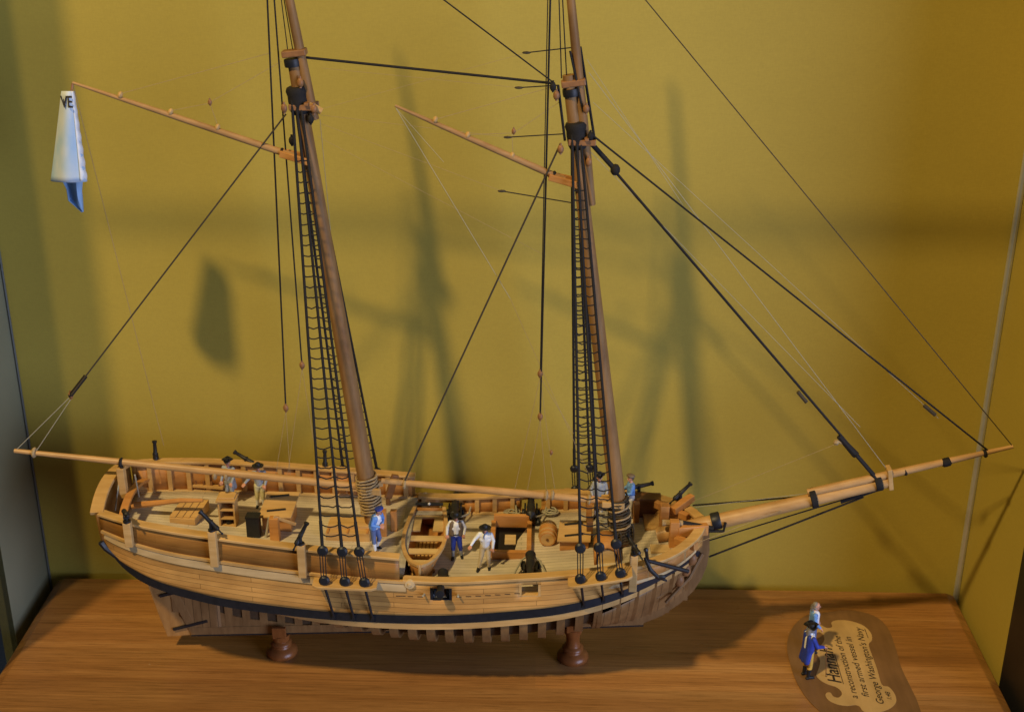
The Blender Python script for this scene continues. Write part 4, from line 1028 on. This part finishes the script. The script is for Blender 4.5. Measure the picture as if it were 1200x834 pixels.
obj('keel', MB().box((0, BL*.55, .06), (.16, BL*.85, .14)), 'trim_wood', bt, local=True, smooth=False)
for t in (.14, .32, .53):
    w = bsec(t)-.06; obj('thwart', MB().box((0, t*BL, 1.28), (2*w, .62, .1)), 'pale_wood', bt, local=True, smooth=False, bevel=.02)
w = bsec(.8)-.08
obj('stern_bench', MB().box((-w*.68, .8*BL, 1.2), (.62*w, 2.0, .1)).box((w*.68, .8*BL, 1.2), (.62*w, 2.0, .1)).box((0, .93*BL, 1.2), (.76*w, .6, .1)), 'pale_wood', bt, local=True, smooth=False)
obj('stern_cloth', MB().box((0, .965*BL, 1.3), (2*w*.85, .5, .06)), 'grey_board', bt, local=True, smooth=False)
mb = MB()
for k in range(6): mb.box((-.62+.25*k, .4*BL, .42), (.17, .62*BL, .07))
for t in (.2, .27, .38, .46): mb.box((0, t*BL, .5), (1.7, .12, .07))
obj('floor_slats', mb, 'trim_wood', bt, local=True, smooth=False)
obj('rudder_yoke', MB().tube([(-.95, BL-.02, 1.85), (-.3, BL+.02, 1.82), (.3, BL+.02, 1.82), (.95, BL-.02, 1.85)], [.1, .14, .14, .1], 8), 'iron_black', bt, local=True)
obj('yoke_pin', MB().ball((0, BL-.1, 1.9), .1, 8), 'white_cloth_paint', bt, local=True)
for y in (BL*.25, BL*.72): obj('chock', MB().box((0, y, -.02), (1.6, .2, .3)), 'dark_wood', bt, local=True, smooth=False)

# ------------------------------------------------------------------ flag
fo = at(86, 101, 0)
fl = thing('flag', fo, 'pale folded cloth flag hanging from the raised gaff end', 'flag')
def fp(px, py, y): return at(px, py, y)
rows = []
for i in range(17):
    t = i/16; cx = lerp(79.5, 81.5, t); hw = lerp(7.5, 21.0, t); dr = lerp(.7, 1.0, t); r = []
    for j in range(41):
        th = 2*math.pi*j/40; e = 1+.05*math.sin(th*5+1.0)*t
        px = cx-hw*math.cos(th)*e
        yy = lerp(107, 212, t)+2.0*math.sin(th)*t
        r.append(at(px, yy, -dr*math.sin(th)*e))
    rows.append(r)
obj('roll', MB().grid(rows), 'flag_cloth', fl, solid=.03)
rows = []
for i in range(49):
    t = i/48; hw = lerp(7.5, 21.0, t); cx = lerp(79.5, 81.5, t); sc__ = abs(math.sin(t*math.pi*7))
    rows.append([at(cx+hw*.62, lerp(107, 212, t), -lerp(.71, 1.02, t)*.84), at(cx+hw*(.93+.10*sc__), lerp(107, 212.5, t), -lerp(.71, 1.02, t)*.42)])
obj('turned_edge', MB().grid(rows), 'white_cloth_paint', fl, solid=.03)
rows = []
pl_, pr_ = [(62, 211, .4), (74, 214, .7), (78, 222, .8), (80, 235, .8), (96, 249, .6)], [(98, 211, -.2), (97, 213, .0), (96, 224, .3), (97, 233, .5), (98, 248, .6)]
for (a, b_, y), (c, d, y2) in zip(pl_, pr_):
    rows.append([fp(lerp(a, c, s_/6), lerp(b_, d, s_/6), lerp(y, y2, s_/6)+.25*math.sin(s_*1.3)) for s_ in range(7)])
obj('lower_corner', MB().grid(rows), 'flag_shade', fl, solid=.03)
obj('toggle', MB().tube([at(85, 98, 0), at(84, 107, -.1)], .07, 6), 'block_wood', fl)
cu = bpy.data.curves.new('lettering', 'FONT'); cu.body = 'VE'; cu.size = .95*S; cu.extrude = .01*S; cu.align_x = 'LEFT'; cu.offset = .012*S
cu.materials.append(M['ink'])
lt = bpy.data.objects.new('lettering', cu); COL.objects.link(lt); bpy.context.view_layer.update(); lt = mesh_text(lt, 'lettering'); lt.parent = fl
q = at(71.5, 126, -.82); lt.location = (q-fo)*S; lt.rotation_euler = (math.radians(82), 0, math.radians(-4)); lt.scale = (.68, 1, 1)

# ------------------------------------------------------------------ people
def remesh(caps, voxel, smooth_it=4):
    mb = MB()
    for a, b_, ra, rb, lab in caps:
        a, b_ = V(a), V(b_); d = b_-a; L = d.length
        if L < 1e-5: mb.ball(a, ra, 12); continue
        u = d/L; k = 4
        pts = []; rr = []
        for i in range(5): th = math.pi/2*(1-i/5); pts.append(a-u*ra*math.sin(th)); rr.append(max(.02*ra, ra*math.cos(th)))
        for i in range(k+1): pts.append(a.lerp(b_, i/k)); rr.append(lerp(ra, rb, i/k))
        for i in range(1, 6): th = math.pi/2*i/5; pts.append(b_+u*rb*math.sin(th)); rr.append(max(.02*rb, rb*math.cos(th)))
        mb.tube(pts, rr, 12)
    me = bpy.data.meshes.new('tmp'); me.from_pydata([p for p in mb.v], [], mb.f)
    o = bpy.data.objects.new('tmp', me); COL.objects.link(o)
    md = o.modifiers.new('r', 'REMESH'); md.mode = 'VOXEL'; md.voxel_size = voxel
    sm = o.modifiers.new('s', 'SMOOTH'); sm.factor = .5; sm.iterations = smooth_it
    dg = bpy.context.evaluated_depsgraph_get(); ev = o.evaluated_get(dg); m2 = ev.to_mesh()
    n = len(m2.vertices); co = np.empty(n*3, np.float32); m2.vertices.foreach_get('co', co); co = co.reshape(-1, 3)
    fs = [tuple(p.vertices) for p in m2.polygons]
    ev.to_mesh_clear(); bpy.data.objects.remove(o); bpy.data.meshes.remove(me)
    return co, fs
def labelled(name, caps, voxel, mats, parent):
    co, fs = remesh(caps, voxel)
    best = np.full(len(co), 1e9); lab = np.zeros(len(co), np.int32)
    names = list(mats.keys())
    for a, b_, ra, rb, l in caps:
        a_, bb_ = np.array(a), np.array(b_); d = bb_-a_; L2 = max(d@d, 1e-9)
        t = np.clip(((co-a_)@d)/L2, 0, 1)
        dist = np.linalg.norm(co-(a_+t[:, None]*d), axis=1)-(ra+(rb-ra)*t)
        up = dist < best; best[up] = dist[up]; lab[up] = names.index(l)
    me = bpy.data.meshes.new(name); me.from_pydata((co*S).tolist(), [], fs)
    for l in names: me.materials.append(M[mats[l]])
    fl_ = np.array([lab[f[0]] for f in fs], np.int32)
    me.polygons.foreach_set('material_index', fl_); me.polygons.foreach_set('use_smooth', np.ones(len(fs), bool)); me.update()
    o = bpy.data.objects.new(name, me); link(o, parent); return o
def person(loc, rz, label, H=3.36, mats=None, arms=None, legs=None, lean=0.0, head_turn=0.0, hat='round', hat_mat='black_cloth_paint', vest=None, coat=None, hair='hair_paint', longhair=False, group=None, neckerchief=None, belt=None, boots=False, stick=None, sash=None):
    t = thing('person', loc, label, 'figurine', group, rz)
    mt_ = dict(skin='skin_paint', shirt='white_cloth_paint', trousers='khaki_paint', shoe='black_cloth_paint', eye='black_cloth_paint', lip='lip_paint', sleeve='white_cloth_paint', stocking='white_cloth_paint', hair=hair)
    mt_.update(mats or {})
    k = H
    R = Matrix.Rotation(-lean, 3, 'X')
    def P(x, y, z):                                  # normalised: x sideways, y forward, z up
        v = V((x, y, z))
        if z > .52 or False: v = R @ (v-V((0, 0, .52)))+V((0, 0, .52))
        return v*k
    def U(v): return R @ (V(v)-V((0, 0, .52)))+V((0, 0, .52))
    caps = []
    def C(a, b_, ra, rb, l): caps.append((tuple(V(a)*k), tuple(V(b_)*k), ra*k, rb*k, l))
    legs = legs or (((-.055, .02, .27), (-.06, 0, .045)), ((.055, .02, .27), (.065, 0, .045)))
    for s_, (kn, an_) in zip((-1, 1), legs):
        hip = (s_*.05, 0, .50)
        C(hip, kn, .062, .045, 'trousers'); kn_, a__ = V(kn), V(an_); mid = kn_.lerp(a__, .25)
        C(kn, mid, .045, .042, 'trousers'); C(mid, an_, .040, .027, 'stocking' if not boots else 'shoe')
        C(an_, a__+V((s_*.012, .085, -.018)), .03, .026, 'shoe'); C(a__+V((0, -.02, -.012)), a__+V((0, .03, -.02)), .027, .026, 'shoe')
    C((-.035, 0, .51), (.035, 0, .51), .075, .075, 'trousers'); C((-.03, 0, .53), (.03, 0, .53), .072, .072, 'trousers')
    C(U((-.03, 0, .60)), U((.03, 0, .60)), .068, .068, 'shirt'); C(U((-.045, .008, .69)), U((.045, .008, .69)), .075, .075, 'shirt')
    C(U((-.06, 0, .76)), U((.06, 0, .76)), .062, .062, 'shirt'); C(U((-.085, -.005, .795)), U((.085, -.005, .795)), .045, .045, 'shirt')
    C(U((0, 0, .56)), U((0, .005, .75)), .085, .085, 'shirt')
    C(U((0, -.005, .81)), U((0, .008, .87)), .034, .032, 'skin')
    hc = U((0, .015, .925)); ct, st = math.cos(head_turn), math.sin(head_turn)
    def Hd(x, y, z): return hc + V((x*ct-y*st, x*st+y*ct, z))
    C(Hd(0, -.012, .012), Hd(0, .008, .012), .052, .05, 'skin'); C(Hd(0, .012, -.02), Hd(0, .03, -.045), .04, .026, 'skin')
    C(Hd(0, .058, -.002), Hd(0, .066, -.014), .008, .011, 'skin')
    for s_ in (-1, 1):
        C(Hd(s_*.05, -.002, -.002), Hd(s_*.054, -.006, .012), .011, .011, 'skin')
        C(Hd(s_*.02, .0515, .008), Hd(s_*.021, .052, .008), .008, .008, 'eye')
    C(Hd(-.012, .0515, -.03), Hd(.012, .0515, -.03), .0065, .0065, 'lip')
    arms = arms or (((-.13, .02, .65), (-.12, .10, .55)), ((.13, .02, .65), (.12, .10, .55)))
    for s_, (el, wr) in zip((-1, 1), arms):
        sh = U((s_*.108, -.003, .80)); el, wr = U(el), U(wr)
        C(sh, el, .042, .034, 'sleeve'); C(el, wr, .034, .025, 'sleeve')
        d = (wr-el).normalized(); side = d.cross(V((0, 0, 1)))
        side = side.normalized() if side.length > .1 else V((1, 0, 0))
        nrm = side.cross(d).normalized()
        pk = wr+d*.055
        C(wr, wr+d*.012, .019, .019, 'skin')
        C(wr+d*.018+side*.008, pk+side*.014, .016, .015, 'skin'); C(wr+d*.018-side*.008, pk-side*.014, .016, .015, 'skin')
        for fi, (off, ln) in enumerate(((-.027, .038), (-.009, .046), (.009, .043), (.026, .032))):
            a0 = pk+side*off; a1 = a0+d*ln*.55-nrm*.006; a2 = a1+d*ln*.4-nrm*.016
            C(a0, a1, .0088, .0082, 'skin'); C(a1, a2, .0082, .007, 'skin')
        th0 = wr+d*.022+side*.02*s_*-1; th1 = th0+d*.022+side*.022*s_*-1; C(th0, th1, .0105, .009, 'skin'); C(th1, th1+d*.022, .009, .008, 'skin')
    labelled('body', caps, .0145*k/3.55*1.0, mt_, t)
    Wc = lambda v: V(v)*k
    # hair
    hm = MB(); hm.ball(Wc(Hd(0, -.018, .018)), .056*k, 14, (1, .95, 1.0))
    if longhair: hm.tube([Wc(Hd(0, -.045, 0)), Wc(Hd(0, -.062, -.05)), Wc(Hd(0, -.065, -.11))], [.045*k, .04*k, .02*k], 10).ball(Wc(Hd(-.035, -.02, -.02)), .032*k, 8).ball(Wc(Hd(.035, -.02, -.02)), .032*k, 8)
    obj('hair', hm, hair, t, local=True)
    hb = Wc(Hd(0, -.006, .04))
    if hat == 'round':
        obj('hat', MB().lathe([(.115*k, -.012*k), (.12*k, 0), (.105*k, .004*k), (.06*k, .008*k), (.057*k, .04*k), (.04*k, .062*k), (.005*k, .066*k)], hb, (0, 0, 1), 22, .95), hat_mat, t, local=True)
    elif hat == 'tricorn':
        mb = MB(); n = 36; rings = []
        for r0, up0, curl in ((.004, .068, 0), (.04, .06, 0), (.056, .035, 0), (.058, .004, 0), (.085, .004, .35), (.115, .012, 1.0), (.112, .018, 1.05)):
            rg = []
            for j in range(n):
                th = 2*math.pi*j/n; lobe = .5-.5*math.cos(3*(th-math.pi/2)); rr = r0*(1-.30*lobe*curl+.12*(1-lobe)*curl); h = up0+.055*lobe*curl
                v_ = V((rr*math.cos(th), rr*math.sin(th)))*k; rg.append(hb+V((v_.x*ct-v_.y*st, v_.x*st+v_.y*ct, h*k)))
            rings.append(rg+[rg[0]])
        mb.grid(rings); obj('hat', mb, hat_mat, t, local=True, solid=.03)
    elif hat == 'cap':
        obj('hat', MB().lathe([(.06*k, -.01*k), (.088*k, .012*k), (.085*k, .035*k), (.06*k, .052*k), (.005*k, .06*k)], hb+V((0, .012*k, 0)), (.1, -.15, 1), 20), hat_mat, t, local=True)
    if vest:
        vc = []
        def VC(a, b_, ra, rb): vc.append((tuple(V(a)*k), tuple(V(b_)*k), ra*k, rb*k, 'c'))
        for s_ in (-1, 1):
            VC(U((s_*.064, .004, .565)), U((s_*.074, .006, .775)), .078, .064)
            VC(U((s_*.05, -.035, .565)), U((s_*.05, -.03, .79)), .066, .056)
        labelled('vest', vc, .03, dict(c=vest), t)
    if coat:
        vc = []
        def VC(a, b_, ra, rb): vc.append((tuple(V(a)*k), tuple(V(b_)*k), ra*k, rb*k, 'c'))
        for s_ in (-1, 1):
            VC(U((s_*.055, -.01, .56)), U((s_*.075, -.005, .775)), .068, .06)
            VC(U((s_*.05, -.03, .56)), U((s_*.05, -.03, .79)), .058, .052)
            VC(U((s_*.055, -.02, .56)), V((s_*.075, -.06, .36)), .062, .05)
        VC(U((0, -.035, .56)), V((0, -.07, .36)), .058, .05)
        labelled('coat', vc, .03, dict(c=coat), t)
    if neckerchief:
        p = Wc(U((0, .03, .845))); obj('neckerchief', MB().lathe([(.045*k, -.02*k), (.055*k, 0), (.042*k, .018*k)], Wc(U((0, .006, .85))), (0, -.1, 1), 14).tube([p, Wc(U((.02, .085, .79))), Wc(U((.012, .09, .75)))], [.016*k, .014*k, .008*k], 8), neckerchief, t, local=True)
    if belt: obj('belt', MB().lathe([(.095*k, -.012*k), (.10*k, 0), (.095*k, .012*k)], Wc(U((0, .004, .565))), (0, 0, 1), 18, .9), belt, t, local=True)
    if stick:
        a, b_, r, mm_ = stick; obj('walking_stick', MB().tube([Wc(a), Wc(b_)], r*k, 8), mm_, t, local=True)
    if sash: obj('neck_stock', MB().lathe([(.036*k, -.02*k), (.044*k, 0), (.036*k, .018*k)], Wc(U((0, .004, .85))), (0, 0, 1), 14).ball(Wc(U((0, .07, .80))), .022*k, 8, (1, .6, 1.4)), sash, t, local=True)
    return t
PI = math.pi
# rz: 0 faces away (+y); PI faces the viewer
a = on_deck(440, 645); person(a, PI*1.32, 'sailor in blue cap and light blue coat leaning beside the main mast', H=3.4, mats=dict(shirt='white_cloth_paint', sleeve='sky_blue_paint', trousers='slate_blue_paint', stocking='white_cloth_paint'), coat=None, vest='sky_blue_paint', hat='cap', hat_mat='blue_cloth_paint', arms=(((-.17, .03, .68), (-.06, .12, .66)), ((.17, .03, .68), (.05, .13, .64))), legs=(((-.07, .05, .27), (-.08, -.03, .045)), ((.06, .02, .27), (.075, .06, .045))), head_turn=.3, lean=.28, belt='brown_vest_paint')
a = on_deck(535, 653); person(a, PI*1.02, 'sailor in brown vest and bright blue breeches beside the rowing boat', mats=dict(trousers='blue_cloth_paint', stocking='grey_cloth_paint'), vest='brown_vest_paint', belt='black_cloth_paint', hat='round', arms=(((-.17, -.02, .68), (-.15, .03, .56)), ((.17, .0, .69), (.18, .05, .57))), legs=(((-.075, .04, .27), (-.10, .0, .045)), ((.06, .03, .27), (.07, .05, .045))))
a = on_deck(569, 666); person(a, PI*.98, 'sailor in white shirt and khaki trousers leaning beside the open hatch', mats=dict(trousers='khaki_paint', stocking='khaki_paint'), hat='round', arms=(((-.16, .03, .67), (-.15, .08, .54)), ((.20, .05, .70), (.26, .16, .64))), legs=(((-.06, .05, .27), (-.07, .0, .045)), ((.08, .04, .28), (.13, .08, .055))), lean=.12, neckerchief='slate_blue_paint')
a = on_deck(271, 589); person(V((a.x, a.y, a.z)), PI*.9, 'sailor in grey coat and black cocked hat behind the binnacle', mats=dict(shirt='grey_cloth_paint', sleeve='grey_cloth_paint', trousers='grey_cloth_paint'), hat='tricorn', head_turn=.4, coat='grey_cloth_paint')
a = on_deck(306, 594); person(V((a.x, a.y, a.z)), PI*1.05, 'sailor in round black hat grey shirt and cream breeches behind the boom', mats=dict(shirt='grey_cloth_paint', sleeve='grey_cloth_paint', trousers='cream_paint', stocking='white_cloth_paint', skin='skin_paint'), hat='round', arms=(((-.16, .0, .67), (-.12, .08, .56)), ((.2, .06, .70), (.27, .16, .66))))
a = on_deck(701, 606); person(V((a.x, a.y, a.z)), PI*1.0, 'figure in dark cocked hat and grey clothes behind the fore shroud ladder', mats=dict(shirt='grey_cloth_paint', sleeve='canvas_grey', trousers='brown_vest_paint'), hat='tricorn', vest='grey_cloth_paint', arms=(((-.17, .02, .66), (-.14, .1, .58)), ((.17, .02, .66), (.14, .1, .58))))
a = on_deck(738, 607); person(V((a.x, a.y, a.z)), PI*.55, 'sailor in light blue shirt and white trousers just past the foremast', mats=dict(shirt='sky_blue_paint', sleeve='sky_blue_paint', trousers='white_cloth_paint'), hat='cap', hat_mat='brown_vest_paint', arms=(((-.15, .04, .66), (-.12, .15, .62)), ((.15, .04, .66), (.12, .15, .62))))
a = atz(944, 793); person(a, -PI*.38, 'officer in dark blue coat and black cocked hat on the nameplate edge', H=4.2, mats=dict(shirt='white_cloth_paint', sleeve='blue_cloth_paint', trousers='buff_paint', stocking='black_cloth_paint'), boots=True, coat='blue_cloth_paint', hat='tricorn', hair='grey_hair_paint', longhair=True, sash='white_cloth_paint', arms=(((-.15, .02, .66), (-.12, .05, .56)), ((.14, .06, .66), (.10, .20, .60))), stick=((.10, .265, .60), (.12, .30, .02), .007, 'dark_wood'), head_turn=.2)
a = atz(950, 762); person(a, -PI*.55, 'bareheaded figure with long grey brown hair and light blue coat behind the officer', H=4.0, mats=dict(shirt='white_cloth_paint', sleeve='sky_blue_paint', trousers='slate_blue_paint', stocking='white_cloth_paint'), coat='sky_blue_paint', hat=None, hair='grey_hair_paint', longhair=True, arms=(((-.15, .0, .66), (-.12, .07, .56)), ((.15, .02, .66), (.12, .10, .57))))

# ------------------------------------------------------------------ light
def lamp(name, kind, loc, target, power, color, size):
    l = bpy.data.lights.new(name, kind); l.energy = power; l.color = color
    if kind == 'AREA': l.shape = 'DISK'; l.size = size*S
    else: l.shadow_soft_size = size*S
    o = bpy.data.objects.new(name, l); COL.objects.link(o); o.location = V(loc)*S
    o.rotation_euler = (V(target)-V(loc)).to_track_quat('-Z', 'Y').to_euler(); return o
k = lamp('ceiling_spot', 'SPOT', (-89, -110, 206), (-3, 3, 18), 192, (1.0, .735, .32), 6.0)
k.data.spot_size = math.radians(50); k.data.spot_blend = .5
lamp('window_light', 'AREA', (170, -150, 36), (0, 4, 18), 52, (.58, .68, 1.0), 150)
w = bpy.data.worlds.new("World"); SC.world = w; w.use_nodes = True
bg = w.node_tree.nodes['Background']; bg.inputs[0].default_value = (.58, .74, 1.0, 1); bg.inputs[1].default_value = .042
SC.view_settings.view_transform = 'Standard'; SC.view_settings.look = 'None'; SC.view_settings.exposure = 0; SC.view_settings.gamma = 1
SC.render.engine = 'CYCLES'
try: SC.cycles.max_bounces = 6; SC.cycles.use_denoising = True
except Exception: pass
